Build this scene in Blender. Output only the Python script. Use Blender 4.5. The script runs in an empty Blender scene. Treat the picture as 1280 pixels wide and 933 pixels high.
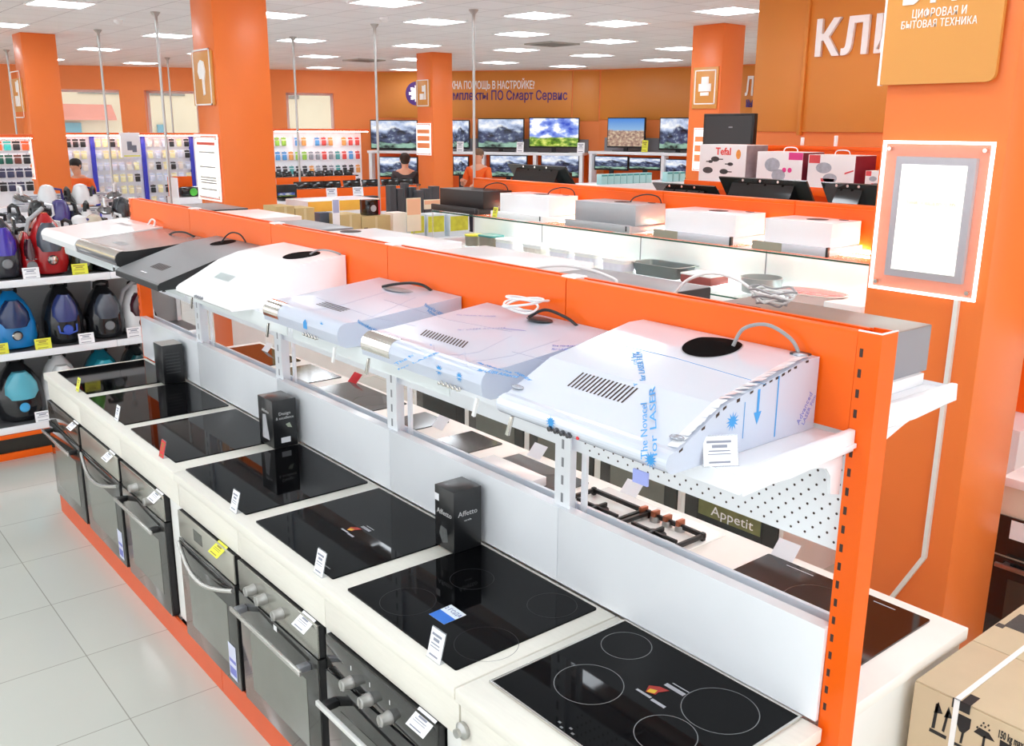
import bpy, bmesh, math, random
from mathutils import Vector, Matrix
random.seed(7)
D = bpy.data
SC = bpy.context.scene
COL = SC.collection
PI = math.pi

# ------------------------------------------------------------------ camera
CAM = Vector((0, 0, 2.25))
FPX = 1170.165
YAW, PITCH, ROLL = 0.688760977, 0.255869080, 0.00670824
def _axes():
    cy, sy, cp, sp = math.cos(YAW), math.sin(YAW), math.cos(PITCH), math.sin(PITCH)
    f = Vector((sy*cp, cy*cp, -sp)); r = Vector((cy, -sy, 0)); u = r.cross(f)
    return r*math.cos(ROLL)+u*math.sin(ROLL), u*math.cos(ROLL)-r*math.sin(ROLL), f
CR, CU, CF = _axes()
cd = D.cameras.new('camera'); cam = D.objects.new('camera', cd); COL.objects.link(cam)
cd.sensor_width = 36; cd.lens = FPX/1280*36; cd.clip_end = 200; cd.clip_start = .05
cam.matrix_world = Matrix(((CR.x, CU.x, -CF.x, CAM.x), (CR.y, CU.y, -CF.y, CAM.y), (CR.z, CU.z, -CF.z, CAM.z), (0, 0, 0, 1)))
SC.camera = cam
def at(x, y, X=None, Y=None, Z=None):
    """the point where the sight line through photo pixel x,y meets a plane of the room"""
    d = CR*((x-640)/FPX) - CU*((y-466.5)/FPX) + CF
    if X is not None: t = (X-CAM.x)/d.x
    elif Y is not None: t = (Y-CAM.y)/d.y
    else: t = (Z-CAM.z)/d.z
    return CAM + d*t

# ------------------------------------------------------------------ light and exposure
SC.view_settings.view_transform = 'Standard'
SC.view_settings.look = 'None'
SC.view_settings.exposure = -0.04
SC.view_settings.gamma = 1
SC.view_settings.use_curve_mapping = False
CEIL_L = 13.0          # radiance of the ceiling lights
LED_L = 14.0
WORLD_L = 1.8
w = D.worlds.new('world'); SC.world = w; w.use_nodes = True
w.node_tree.nodes['Background'].inputs[0].default_value = (.97, .985, 1, 1)
w.node_tree.nodes['Background'].inputs[1].default_value = WORLD_L
cy = SC.cycles
cy.use_denoising = True
cy.max_bounces = 12; cy.diffuse_bounces = 9; cy.glossy_bounces = 4; cy.transmission_bounces = 6; cy.transparent_max_bounces = 12
cy.caustics_reflective = False; cy.caustics_refractive = False; cy.sample_clamp_indirect = 12

# ------------------------------------------------------------------ materials
def lin(c): return tuple((v/255/12.92 if v/255 <= .04045 else ((v/255+.055)/1.055)**2.4) for v in c)
_M = {}
def mat(name, rgb, rough=.5, metal=0, var=.05, scale=9, bump=0, coat=0, emit=0, alpha=1, trans=0, spec=.5, stretch=None):
    if name in _M: return _M[name]
    m = D.materials.new(name); m.use_nodes = True; nt = m.node_tree; N = nt.nodes; L = nt.links
    b = N['Principled BSDF']; c = lin(rgb)
    tc = N.new('ShaderNodeTexCoord'); nz = N.new('ShaderNodeTexNoise'); nz.inputs['Scale'].default_value = scale
    nz.inputs['Detail'].default_value = 3
    if stretch:
        mp = N.new('ShaderNodeMapping'); mp.inputs['Scale'].default_value = stretch
        L.new(tc.outputs['Object'], mp.inputs[0]); L.new(mp.outputs[0], nz.inputs['Vector'])
    else: L.new(tc.outputs['Object'], nz.inputs['Vector'])
    mx = N.new('ShaderNodeMix'); mx.data_type = 'RGBA'
    mx.inputs[6].default_value = tuple(v*(1-var) for v in c)+(1,); mx.inputs[7].default_value = tuple(min(1, v*(1+var)) for v in c)+(1,)
    L.new(nz.outputs[0], mx.inputs[0]); L.new(mx.outputs[2], b.inputs['Base Color'])
    b.inputs['Roughness'].default_value = rough; b.inputs['Metallic'].default_value = metal
    b.inputs['Coat Weight'].default_value = coat; b.inputs['Coat Roughness'].default_value = .08
    b.inputs['Specular IOR Level'].default_value = spec
    b.inputs['Alpha'].default_value = alpha; b.inputs['Transmission Weight'].default_value = trans
    if emit:
        b.inputs['Emission Strength'].default_value = emit; L.new(mx.outputs[2], b.inputs['Emission Color'])
    if bump:
        bp = N.new('ShaderNodeBump'); bp.inputs['Strength'].default_value = bump; bp.inputs['Distance'].default_value = .004
        L.new(nz.outputs[0], bp.inputs['Height']); L.new(bp.outputs[0], b.inputs['Normal'])
    _M[name] = m; return m
def tiles(name, rgb, joint, size, off, mortar, rough, var=.04, bumpy=0, spec=.5):
    m = mat(name, rgb, rough, var=var, scale=.9, spec=spec); nt = m.node_tree; N = nt.nodes; L = nt.links; b = N['Principled BSDF']
    tc = [n for n in N if n.type == 'TEX_COORD'][0]; mx = [n for n in N if n.type == 'MIX'][0]
    mp = N.new('ShaderNodeMapping'); mp.inputs['Location'].default_value = (-off[0], -off[1], 0)
    br = N.new('ShaderNodeTexBrick'); br.offset = 0; br.squash = 1
    br.inputs['Scale'].default_value = 1; br.inputs['Brick Width'].default_value = size; br.inputs['Row Height'].default_value = size
    br.inputs['Mortar Size'].default_value = mortar; br.inputs['Mortar Smooth'].default_value = .1
    br.inputs['Mortar'].default_value = lin(joint)+(1,)
    L.new(tc.outputs['Object'], mp.inputs[0]); L.new(mp.outputs[0], br.inputs['Vector'])
    L.new(mx.outputs[2], br.inputs['Color1'])
    m2 = N.new('ShaderNodeMix'); m2.data_type = 'RGBA'; m2.blend_type = 'MULTIPLY'; m2.inputs[0].default_value = 1
    L.new(mx.outputs[2], m2.inputs[6]); m2.inputs[7].default_value = (.955, .955, .95, 1); L.new(m2.outputs[2], br.inputs['Color2'])
    L.new(br.outputs[0], b.inputs['Base Color'])
    if bumpy:
        nz = N.new('ShaderNodeTexNoise'); nz.inputs['Scale'].default_value = 60; L.new(tc.outputs['Object'], nz.inputs['Vector'])
        bp = N.new('ShaderNodeBump'); bp.inputs['Strength'].default_value = bumpy; L.new(nz.outputs[0], bp.inputs['Height']); L.new(bp.outputs[0], b.inputs['Normal'])
    return m
def picture(name, kind, k=1.0):
    """a lit screen showing a landscape, object coordinates run -.5..+.5 across and up"""
    m = D.materials.new(name); m.use_nodes = True; nt = m.node_tree; N = nt.nodes; L = nt.links
    N.remove(N['Principled BSDF']); out = N['Material Output']; em = N.new('ShaderNodeEmission'); em.inputs[1].default_value = k
    gl = N.new('ShaderNodeBsdfGlossy'); gl.inputs['Roughness'].default_value = .15; gl.inputs[0].default_value = (.03, .03, .03, 1); ad = N.new('ShaderNodeAddShader')
    L.new(em.outputs[0], ad.inputs[0]); L.new(gl.outputs[0], ad.inputs[1]); L.new(ad.outputs[0], out.inputs[0])
    tc = N.new('ShaderNodeTexCoord'); sp = N.new('ShaderNodeSeparateXYZ'); L.new(tc.outputs['Generated'], sp.inputs[0])
    def noise(sc, det=5, st=None):
        n = N.new('ShaderNodeTexNoise'); n.inputs['Scale'].default_value = sc; n.inputs['Detail'].default_value = det
        mp = N.new('ShaderNodeMapping'); mp.inputs['Scale'].default_value = st or (1, 0, 1); mp.inputs['Location'].default_value = (random.random()*9, 0, random.random()*9)
        L.new(tc.outputs['Generated'], mp.inputs[0]); L.new(mp.outputs[0], n.inputs['Vector']); return n.outputs[0]
    def ramp(src, stops):
        r = N.new('ShaderNodeValToRGB'); e = r.color_ramp.elements
        while len(e) < len(stops): e.new(.5)
        for i, (p, c) in enumerate(stops): e[i].position = p; e[i].color = lin(c)+(1,)
        L.new(src, r.inputs[0]); return r.outputs[0]
    def math_(op, a, b):
        n = N.new('ShaderNodeMath'); n.operation = op
        for i, v in enumerate((a, b)):
            if isinstance(v, (int, float)): n.inputs[i].default_value = v
            else: L.new(v, n.inputs[i])
        return n.outputs[0]
    def mix(f, a, b):
        n = N.new('ShaderNodeMix'); n.data_type = 'RGBA'; L.new(f, n.inputs[0]); L.new(a, n.inputs[6]); L.new(b, n.inputs[7]); return n.outputs[2]
    z = sp.outputs['Z']
    if kind == 'mountain':
        sky = ramp(noise(2.6), [(.35, (60, 80, 120)), (.5, (190, 205, 235)), (.62, (255, 255, 255))])
        rock = ramp(noise(5), [(.35, (15, 16, 28)), (.55, (75, 85, 120)), (.68, (190, 205, 215))])
        low = ramp(noise(4), [(.4, (30, 40, 40)), (.6, (150, 190, 170))])
        h = math_('ADD', z, math_('MULTIPLY', noise(2.2), -.85)); f = ramp(h, [(.12, (0, 0, 0)), (.2, (255, 255, 255))])
        f2 = ramp(math_('ADD', z, math_('MULTIPLY', noise(5), .3)), [(.3, (0, 0, 0)), (.36, (255, 255, 255))])
        c = mix(f2, low, mix(f, rock, sky))
    elif kind == 'clouds':
        sky = ramp(noise(3.2), [(.36, (45, 75, 190)), (.5, (140, 165, 235)), (.58, (255, 255, 255))])
        gr = ramp(noise(6), [(.35, (30, 60, 30)), (.5, (110, 150, 40)), (.65, (225, 230, 120))])
        f = ramp(math_('ADD', z, math_('MULTIPLY', noise(4), .15)), [(.36, (0, 0, 0)), (.42, (255, 255, 255))])
        c = mix(f, gr, sky)
    else:
        sky = ramp(z, [(.5, (150, 190, 225)), (1, (60, 130, 215))])
        gr = ramp(noise(12), [(.35, (130, 100, 90)), (.5, (180, 145, 125)), (.65, (215, 195, 165))])
        f = ramp(math_('ADD', z, math_('MULTIPLY', noise(5), .15)), [(.62, (0, 0, 0)), (.67, (255, 255, 255))])
        c = mix(f, gr, sky)
    L.new(c, em.inputs[0]); return m

# ------------------------------------------------------------------ mesh builder
class MB:
    def __init__(s, mi=0): s.bm = bmesh.new(); s.mi = mi
    def _f(s, vs):
        try: f = s.bm.faces.new(vs)
        except ValueError: return None
        f.material_index = s.mi; f.smooth = False; return f
    def box(s, x0, x1, y0, y1, z0, z1, bev=0, seg=2):
        x0, x1 = sorted((x0, x1)); y0, y1 = sorted((y0, y1)); z0, z1 = sorted((z0, z1))
        v = [s.bm.verts.new((x, y, z)) for x in (x0, x1) for y in (y0, y1) for z in (z0, z1)]
        fs = [s._f([v[i] for i in q]) for q in ((0, 1, 3, 2), (4, 6, 7, 5), (0, 4, 5, 1), (2, 3, 7, 6), (0, 2, 6, 4), (1, 5, 7, 3))]
        if bev:
            es = {e for f in fs for e in f.edges}
            r = bmesh.ops.bevel(s.bm, geom=list(es), offset=min(bev, (x1-x0)*.45, (y1-y0)*.45, (z1-z0)*.45), segments=seg, affect='EDGES', profile=.5)
            for f in r['faces']: f.material_index = s.mi; f.smooth = True
        return s
    def poly(s, pts): s._f([s.bm.verts.new(p) for p in pts]); return s
    def prism(s, pts, axis, a, b, bev=0):
        def P(p, t): return {'x': (t, p[0], p[1]), 'y': (p[0], t, p[1]), 'z': (p[0], p[1], t)}[axis]
        A = [s.bm.verts.new(P(p, a)) for p in pts]; B = [s.bm.verts.new(P(p, b)) for p in pts]
        n = len(pts); fs = [s._f(A), s._f(B[::-1])]
        for i in range(n):
            f = s._f([A[i], A[(i+1) % n], B[(i+1) % n], B[i]]); fs.append(f)
            if f and n > 6: f.smooth = True
        if bev:
            es = {e for f in fs[:2] for e in f.edges}
            r = bmesh.ops.bevel(s.bm, geom=list(es), offset=bev, segments=2, affect='EDGES', profile=.5)
            for f in r['faces']: f.material_index = s.mi; f.smooth = True
        return s
    def loft(s, rings, closed=True, caps=True):
        R = [[s.bm.verts.new(p) for p in r] for r in rings]
        for a, b in zip(R[:-1], R[1:]):
            n = len(a)
            for i in range(n if closed else n-1):
                f = s._f([a[i], a[(i+1) % n], b[(i+1) % n], b[i]])
                if f: f.smooth = True
        if caps: s._f(R[0][::-1]); s._f(R[-1])
        return s
    def cyl(s, p0, p1, r, r2=None, n=16):
        return s.tube([p0, p1], r, n, r2)
    def tube(s, pts, r, n=8, r2=None, closed=False):
        pts = [Vector(p) for p in pts]; rings = []; up = None
        for i, p in enumerate(pts):
            t = (pts[min(i+1, len(pts)-1)]-pts[max(i-1, 0)]).normalized()
            if up is None: up = t.orthogonal().normalized()
            up = (up - t*up.dot(t)).normalized(); sd = t.cross(up)
            rr = r if r2 is None else r+(r2-r)*i/(len(pts)-1)
            rings.append([p+(up*math.cos(2*PI*k/n)+sd*math.sin(2*PI*k/n))*rr for k in range(n)])
        return s.loft(rings)
    def ell(s, c, r, n=16, m=10):
        c = Vector(c); rings = []
        for j in range(1, m):
            a = -PI/2+PI*j/m
            rings.append([c+Vector((r[0]*math.cos(a)*math.cos(2*PI*k/n), r[1]*math.cos(a)*math.sin(2*PI*k/n), r[2]*math.sin(a))) for k in range(n)])
        return s.loft(rings)
    def lathe(s, prof, c, n=24, axis='z'):
        c = Vector(c); rings = []
        for r, h in prof:
            ring = []
            for k in range(n):
                a = 2*PI*k/n; p = (r*math.cos(a), r*math.sin(a), h)
                if axis == 'y': p = (p[0], h, p[1])
                if axis == 'x': p = (h, p[0], p[1])
                ring.append(c+Vector(p))
            rings.append(ring)
        return s.loft(rings)
    def ring(s, c, r, w=.0025, h=.0006, n=40, a0=0, a1=2*PI):
        pts = [Vector(c)+Vector((r*math.cos(a0+(a1-a0)*k/n), r*math.sin(a0+(a1-a0)*k/n), 0)) for k in range(n+1)]
        V = []
        for p in pts:
            d = (p-Vector(c)).normalized(); V.append((s.bm.verts.new(p-d*w/2), s.bm.verts.new(p+d*w/2)))
        for a, b in zip(V[:-1], V[1:]): s._f([a[0], a[1], b[1], b[0]])
        return s
    def sel(s, rx, ry, c, e=.5, n=24):
        """superellipse ring in the xy plane"""
        out = []
        for k in range(n):
            a = 2*PI*k/n; ca, sa = math.cos(a), math.sin(a)
            out.append((c[0]+rx*math.copysign(abs(ca)**e, ca), c[1]+ry*math.copysign(abs(sa)**e, sa), c[2]))
        return out
    def move(s, M): bmesh.ops.transform(s.bm, matrix=M, verts=s.bm.verts); return s
    def build(s, name, mats, parent=None, sub=None, smooth=True, ang=38):
        """sub: build in room coordinates and shift to the parent's place"""
        if sub is not None: bmesh.ops.translate(s.bm, vec=-Vector(sub), verts=s.bm.verts)
        bmesh.ops.recalc_face_normals(s.bm, faces=s.bm.faces)
        me = D.meshes.new(name); s.bm.to_mesh(me); s.bm.free()
        if smooth: me.set_sharp_from_angle(angle=math.radians(ang))
        else: me.polygons.foreach_set('use_smooth', [False]*len(me.polygons))
        for m in (mats if isinstance(mats, (list, tuple)) else [mats]): me.materials.append(m)
        o = D.objects.new(name, me); COL.objects.link(o)
        if parent: o.parent = parent
        return o
def tag(o, label, cat, group=None, kind=None):
    if label: o['label'] = label
    if cat: o['category'] = cat
    if group: o['group'] = group
    if kind: o['kind'] = kind
    return o
def thing(name, label, cat, loc=(0, 0, 0), rotz=0, group=None):
    o = D.objects.new(name, None); COL.objects.link(o); o.empty_display_size = .1
    o.location = loc; o.rotation_euler = (0, 0, rotz); return tag(o, label, cat, group)
def solo(mb, name, mats, label, cat, loc=(0, 0, 0), group=None, world=True, rotz=0):
    o = mb.build(name, mats, None, loc if world else None); o.location = loc; o.rotation_euler = (0, 0, rotz); return tag(o, label, cat, group)
def struct(mb, name, mats, label=None):
    o = mb.build(name, mats); o['kind'] = 'structure'
    o['label'] = label or name.replace('_', ' '); o['category'] = name.split('_')[0]; return o
def dup(root, loc, rotz=None, label=None, group=None):
    r = root.copy(); COL.objects.link(r); r.location = loc
    if rotz is not None: r.rotation_euler = (0, 0, rotz)
    if label: r['label'] = label
    if group: r['group'] = group
    for ch in list(root.children):
        c = ch.copy(); COL.objects.link(c); c.parent = r
        for g in list(ch.children):
            d = g.copy(); COL.objects.link(d); d.parent = c
    return r
def text(s, size, o, right, up, m, name, parent=None, sub=None, ax='CENTER', ext=.0006, bold=0, width=None, label=None, space=1):
    c = D.curves.new('t', 'FONT'); c.body = s; c.size = size; c.extrude = ext; c.align_x = ax; c.align_y = 'CENTER'; c.offset = bold; c.resolution_u = 2; c.space_character = space
    ob = D.objects.new('t', c); COL.objects.link(ob)
    dg = bpy.context.evaluated_depsgraph_get(); me = D.meshes.new_from_object(ob.evaluated_get(dg))
    D.objects.remove(ob); D.curves.remove(c)
    R, U = Vector(right).normalized(), Vector(up).normalized(); Nn = R.cross(U); o = Vector(o)
    k = 1
    if width and len(me.vertices):
        xs = [v.co.x for v in me.vertices]; k = width/(max(xs)-min(xs))
    M4 = Matrix(((R.x*k, U.x, Nn.x, o.x), (R.y*k, U.y, Nn.y, o.y), (R.z*k, U.z, Nn.z, o.z), (0, 0, 0, 1)))
    me.transform(M4)
    if sub is not None: me.transform(Matrix.Translation(-Vector(sub)))
    me.name = name; me.materials.clear(); me.materials.append(m)
    t = D.objects.new(name, me); COL.objects.link(t)
    if parent: t.parent = parent
    if label: t['label'] = label
    return t
MY = (0, -1, 0); UP = (0, 0, 1)

# palette
WALL_O = mat('orange wall paint', (244, 138, 70), .5, var=.04, scale=3)
COLO = mat('orange column panel', (238, 122, 54), .36, var=.03, scale=2, coat=.03, spec=.35)
AMBER = mat('amber sign panel', (216, 148, 68), .35, var=.03, scale=2)
AMBER2 = mat('amber wall panel', (222, 140, 56), .38, var=.05, scale=1.5)
GOND = mat('orange powder coat', (244, 100, 20), .3, var=.03, scale=4, coat=.03, spec=.25)
SLOT = mat('dark slot', (60, 40, 34), .7)
WHM = mat('white powder coated metal', (240, 243, 248), .2, var=.02)
WHG = mat('greyish white metal', (226, 233, 242), .25, var=.03)
WHL = mat('white laminate', (236, 232, 222), .45, var=.05, scale=14, stretch=(8, 1, 8), bump=.05)
WHB = mat('white board', (240, 239, 236), .5, var=.03)
WHITE = mat('white enamel', (246, 246, 248), .25, var=.015, coat=.2)
WPLA = mat('white plastic', (240, 240, 240), .4, var=.03)
BLKG = mat('black ceramic glass', (6, 6, 8), .04, var=.3, spec=.1)
BRNG = mat('brown black ceramic glass', (26, 13, 11), .06, var=.2)
BLK = mat('black plastic', (22, 22, 24), .4, var=.2)
BLKS = mat('glossy black plastic', (14, 14, 17), .12, var=.2, coat=.4)
DGR = mat('dark grey metal', (70, 70, 73), .4, metal=.3)
GRY = mat('grey plastic', (128, 130, 134), .45)
GREYM = mat('mid grey painted metal', (140, 141, 147), .35, var=.03)
STEEL = mat('brushed stainless steel', (186, 186, 184), .28, metal=.9, var=.06, scale=40, stretch=(1, 14, 1))
CHROME = mat('polished steel', (220, 216, 210), .12, metal=1, var=.03)
FILM = mat('steel under pale blue film', (192, 199, 215), .3, metal=.08, var=.04, scale=5, coat=.25, bump=.02)
FILMW = mat('film steel painted brighter', (212, 218, 231), .17, metal=.15, var=.03, scale=5, coat=.6, bump=.03)  # lighter copy of FILM, lamp glare on the nearest hood put into its colour
FILMS = mat('steel side under film', (196, 203, 219), .3, metal=.08, var=.03, scale=5, coat=.2)
FBLUE = mat('blue film print', (60, 150, 215), .5)
FVIO = mat('violet film print', (120, 130, 205), .5)
OVG = mat('grey tinted oven glass', (56, 56, 54), .07, var=.1, coat=.5)
OVGI = mat('lighter inner oven window', (112, 114, 106), .09, var=.08, coat=.5)
OVB = mat('black oven glass', (34, 34, 34), .07, var=.1, coat=.5)
CARD = mat('brown carton', (208, 188, 156), .75, var=.06, scale=12, bump=.1)
KRAFT = mat('kraft carton', (196, 172, 120), .75, var=.08, scale=8)
INK = mat('black print', (30, 28, 30), .6)
PAPER = mat('white paper', (246, 246, 250), .6, var=.02)
YEL = mat('yellow paper', (232, 232, 70), .6, var=.04)
RED = mat('red card', (214, 40, 48), .5)
GLA = mat('clear acrylic', (235, 240, 245), .06, alpha=.2, var=.01)
TXG = mat('grey print', (140, 143, 158), .6)
PUR = mat('violet lettering', (78, 40, 120), .45)
BLUE = mat('royal blue post', (52, 56, 190), .4)
ORP = mat('bright orange paper', (250, 104, 34), .5)
CAB = mat('white cable', (232, 232, 232), .4)
CABG = mat('grey cable', (150, 148, 150), .35)
CABB = mat('black cable', (28, 28, 30), .4)
# ------------------------------------------------------------------ the setting
CZ = 3.5
FLOOR = tiles('pale polished porcelain tile', (206, 207, 199), (160, 158, 150), .58, (.888-.58*20, 3.42-.58*20), .0024, .14, var=.03, spec=.5)
CEILM = tiles('white ceiling tile', (248, 251, 255), (200, 202, 206), .58, (3.0-.29-.58*20, 3.34-.58*20), .006, .8, var=.03, bumpy=.12)
struct(MB().box(-7, 20, -5, 27, -.1, 0), 'floor', FLOOR, 'pale polished tile floor')
struct(MB().box(-7, 20, -5, 27, CZ, CZ+.1), 'ceiling', CEILM, 'white tiled suspended ceiling')
class VP:
    """upright plane: O a point on it, u along it, n towards the room"""
    def __init__(s, O, u):
        s.O = Vector((O[0], O[1], 0)); s.u = Vector((u[0], u[1], 0)).normalized(); s.n = Vector((s.u.y, -s.u.x, 0))
        s.M = Matrix(((s.u.x, -s.n.x, 0, s.O.x), (s.u.y, -s.n.y, 0, s.O.y), (0, 0, 1, 0), (0, 0, 0, 1)))   # local x along, y into the wall, z up
        s.rz = math.atan2(s.u.y, s.u.x)
    def pt(s, x, y, off=0):
        """pixel -> (along, height) on the plane moved off metres into the room"""
        d = CR*((x-640)/FPX)-CU*((y-466.5)/FPX)+CF; o = s.O+s.n*off
        t = (o-CAM).dot(s.n)/d.dot(s.n); p = CAM+d*t
        return (p-o).dot(s.u), p.z
    def rect(s, x0, y0, x1, y1, off=0):
        a, b = s.pt(x0, (y0+y1)/2, off)[0], s.pt(x1, (y0+y1)/2, off)[0]
        c, d = s.pt((x0+x1)/2, y1, off)[1], s.pt((x0+x1)/2, y0, off)[1]
        return a, b, c, d
    def loc(s, a, off=0, z=0): p = s.O+s.u*a+s.n*off; p.z = z; return p
A0, A1, B1, C1 = (5.5, 22.7), (11.96, 19.61), (15.07, 15.33), (15.9, 12.06)
WL = VP(A1, (A1[0]-A0[0], A1[1]-A0[1])); WB = VP(A1, (B1[0]-A1[0], B1[1]-A1[1])); WC = VP(B1, (C1[0]-B1[0], C1[1]-B1[1]))
WD = .5
wins = [(WL.pt(78, 140)[0]-.35, WL.pt(151, 140)[0], .9, WL.pt(110, 113)[1]), (WL.pt(188, 140)[0]-.1, WL.pt(248, 140)[0], .9, WL.pt(215, 114)[1]), (WL.pt(364, 140)[0]-.1, WL.pt(418, 138)[0], .9, WL.pt(390, 114)[1])]
zt = sum(w_[3] for w_ in wins)/3
def wallbox(P, a0, a1, z0, z1, d=WD, mb=None):
    mb = mb or MB(); b = MB(mb.mi); b.box(a0, a1, 0, d, z0, z1); b.move(P.M); me = D.meshes.new('x'); b.bm.to_mesh(me); b.bm.free(); mb.bm.from_mesh(me); D.meshes.remove(me); return mb
mb = MB(); e = -16
for a0, a1, z0, z1 in wins:
    wallbox(WL, e, a0, 0, CZ, mb=mb); wallbox(WL, a0, a1, 0, z0, mb=mb); wallbox(WL, a0, a1, zt, CZ, mb=mb); e = a1
wallbox(WL, e, 0, 0, CZ, mb=mb)
struct(mb, 'wall_left', WALL_O, 'orange wall with three windows')
WG = mat('window pane', (215, 230, 235), .03, alpha=.12, var=.01)
FRM = mat('white window frame', (236, 236, 236), .4)
for i, (a0, a1, z0, z1) in enumerate(wins):
    f = MB()
    for q in ((a0, a0+.06, z0, zt), (a1-.06, a1, z0, zt), (a0, a1, z0, z0+.06), (a0, a1, zt-.05, zt)): f.box(q[0], q[1], WD-.1, WD-.04, q[2], q[3])
    o = f.move(WL.M).build('window_%d' % (i+1), FRM); o['kind'] = 'structure'; o['label'] = 'tall window in the orange wall'; o['category'] = 'window'
    MB().box(a0+.06, a1-.06, WD-.075, WD-.065, z0+.06, zt-.05).move(WL.M).build('pane', WG, o)
struct(wallbox(WB, 0, 5.29, 0, CZ, .25), 'wall_back', [WALL_O], 'orange back wall behind the televisions')
struct(wallbox(WC, 0, 9.5, 0, CZ, .25), 'wall_right', [WALL_O], 'orange back wall past the corner')
# amber panels over the televisions
def wallsign(P, a0, a1, z0, z1, name, label, cat, m, off=.02, bevel=.004):
    o = MB().box(a0, a1, 0, off, z0, z1, bevel).build(name, m); o.location = P.loc(a0*0, off); o.rotation_euler = (0, 0, P.rz)
    return tag(o, label, cat)
bz = WB.pt(600, 148)[1]
pa = WB.pt(472, 120)[0]; pb = WB.pt(715, 120)[0]
s1 = wallsign(WB, pa, pb, bz, CZ-.02, 'sign_panel', 'long amber panel with white and violet lettering above the televisions', 'sign', AMBER2)
s2 = wallsign(WB, pb+.02, 5.27, bz-.05, CZ-.02, 'sign_panel', 'plain narrow amber panel just left of the back corner', 'sign', AMBER2)
s3 = wallsign(WC, .02, 9.4, bz-.02, CZ-.02, 'sign_panel', 'plain wide amber panel right of the back corner, above two televisions', 'sign', AMBER2)
def walltext(P, root, s, px, m, name, off=.022):
    a0, a1, z0, z1 = P.rect(*px, off)
    t = text(s, (z1-z0)*1.35, ((a0+a1)/2, -.004, (z0+z1)/2), (1, 0, 0), UP, m, name, root, ax='CENTER', ext=.004, width=a1-a0, bold=.004); return t
WHT = mat('white sign lettering', (250, 248, 246), .4)
walltext(WB, s1, 'НУЖНА ПОМОЩЬ В НАСТРОЙКЕ?', (552, 102, 668, 112), WHT, 'lettering')
walltext(WB, s1, 'Комплекты ПО Смарт Сервис', (553, 114, 709, 126), PUR, 'lettering')
a0, a1, z0, z1 = WB.rect(511, 102, 531, 132, .022); cx, cz, rr = (a0+a1)/2, (z0+z1)/2, (z1-z0)/2
lg = MB().lathe([(rr, 0), (rr, .02), (rr*.97, .024)], (cx, -.026, cz), 32, 'y').build('emblem', PUR, s1)
g = MB().lathe([(rr*.5, 0), (rr*.5, .01)], (cx, -.036, cz), 20, 'y')
for k in range(8):
    a = k*PI/4; g.box(cx+math.cos(a)*rr*.55-.035, cx+math.cos(a)*rr*.55+.035, -.036, -.026, cz+math.sin(a)*rr*.55-.035, cz+math.sin(a)*rr*.55+.035)
g.build('gear', WHT, lg)
# the partition with the big white letters
KX = 7.5
ky = at(945, 90, X=KX).y; kz = at(1000, 165, X=KX).z
struct(MB().box(KX, KX+.25, -2, ky, 0, CZ), 'wall_front', WALL_O, 'orange partition wall on the right')
ks = at(1008, 90, X=KX).y
k1 = solo(MB().box(KX-.02, KX, ks+.02, ky, kz, CZ-.01, .004), 'sign_panel', AMBER2, 'plain amber panel left of the big white letters on the partition', 'sign', (KX, ky, kz))
k2 = solo(MB().box(KX-.025, KX, -1.9, ks-.015, kz, CZ-.01, .004), 'sign_panel', AMBER2, 'amber partition panel carrying big white letters beside the pillar', 'sign', (KX, ks, kz))
solo(MB().box(KX-.05, KX, ks-.015, ks+.02, kz-.03, CZ-.01, .003), 'trim_strip', AMBER2, 'narrow upright joint strip between the two amber partition panels', 'trim', (KX, ks, kz))
p0, p1 = at(1018, 50, X=KX-.05), at(1103, 50, X=KX-.05); zl0, zl1 = at(1020, 73, X=KX-.05).z, at(1020, 30, X=KX-.05).z
p1 = at(1124, 50, X=KX-.05); text('КЛИ', (zl1-zl0)*1.38, (KX-.045, p0.y, (zl0+zl1)/2), MY, UP, WHT, 'lettering', k2, (KX, ks, kz), ax='LEFT', ext=.016, bold=.012, space=1.12, width=p0.y-p1.y)
# lettering on the far end wall seen between pillar and partition
pl = WC.rect(929, 98, 945, 121, .03)
t = text('ЛИ', (pl[3]-pl[2])*1.4, ((pl[0]+pl[1])/2+.1, -.03, (pl[2]+pl[3])/2), (1, 0, 0), UP, WHT, 'lettering', s3, ext=.01, bold=.01, width=(pl[1]-pl[0])*1.3)
pl = WC.rect(929, 126, 945, 134, .03)
t = text('МА', (pl[3]-pl[2])*1.4, ((pl[0]+pl[1])/2+.1, -.03, (pl[2]+pl[3])/2), (1, 0, 0), UP, PUR, 'lettering', s3, ext=.01, bold=.01, width=(pl[1]-pl[0])*1.3)

# outside the windows
o = thing('building', 'pale building across the street seen through the windows', 'building', (-2, 40, 0))
b = MB(); b.box(-14, 26, 0, 6, -.1, 12); b.build('wall', mat('cream render', (206, 194, 166), .8, var=.15, scale=.8), o)
b = MB()
for i in range(14): b.box(-13+i*2.6, -11.4+i*2.6, -.05, .1, 3.45, 3.75)
b.build('window_row', mat('dull window glass', (120, 120, 112), .2), o)
b = MB().prism([(-.5, 2.55), (0, 3.05), (0, 2.95), (-.5, 2.45)], 'x', at(80, 140, Y=40).x+1, at(140, 140, Y=40).x+2); b.build('awning', mat('faded red awning', (206, 130, 112), .7, var=.2, scale=1.2), o)
b = MB()
b.box(at(70, 160, Y=40).x+2, at(101, 160, Y=40).x+2, -.1, .1, .2, 2.35); b.box(at(196, 160, Y=40).x+2, at(206, 160, Y=40).x+2, -.1, .1, .2, 2.3)
b.build('shop_front', mat('teal shop front', (90, 150, 165), .3, var=.2, scale=2), o)
sd = D.lights.new('sun', 'SUN'); sd.energy = .4; sd.angle = .02; so = D.objects.new('sun', sd); COL.objects.link(so); so.rotation_euler = (math.radians(48), 0, math.radians(-12))

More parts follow.
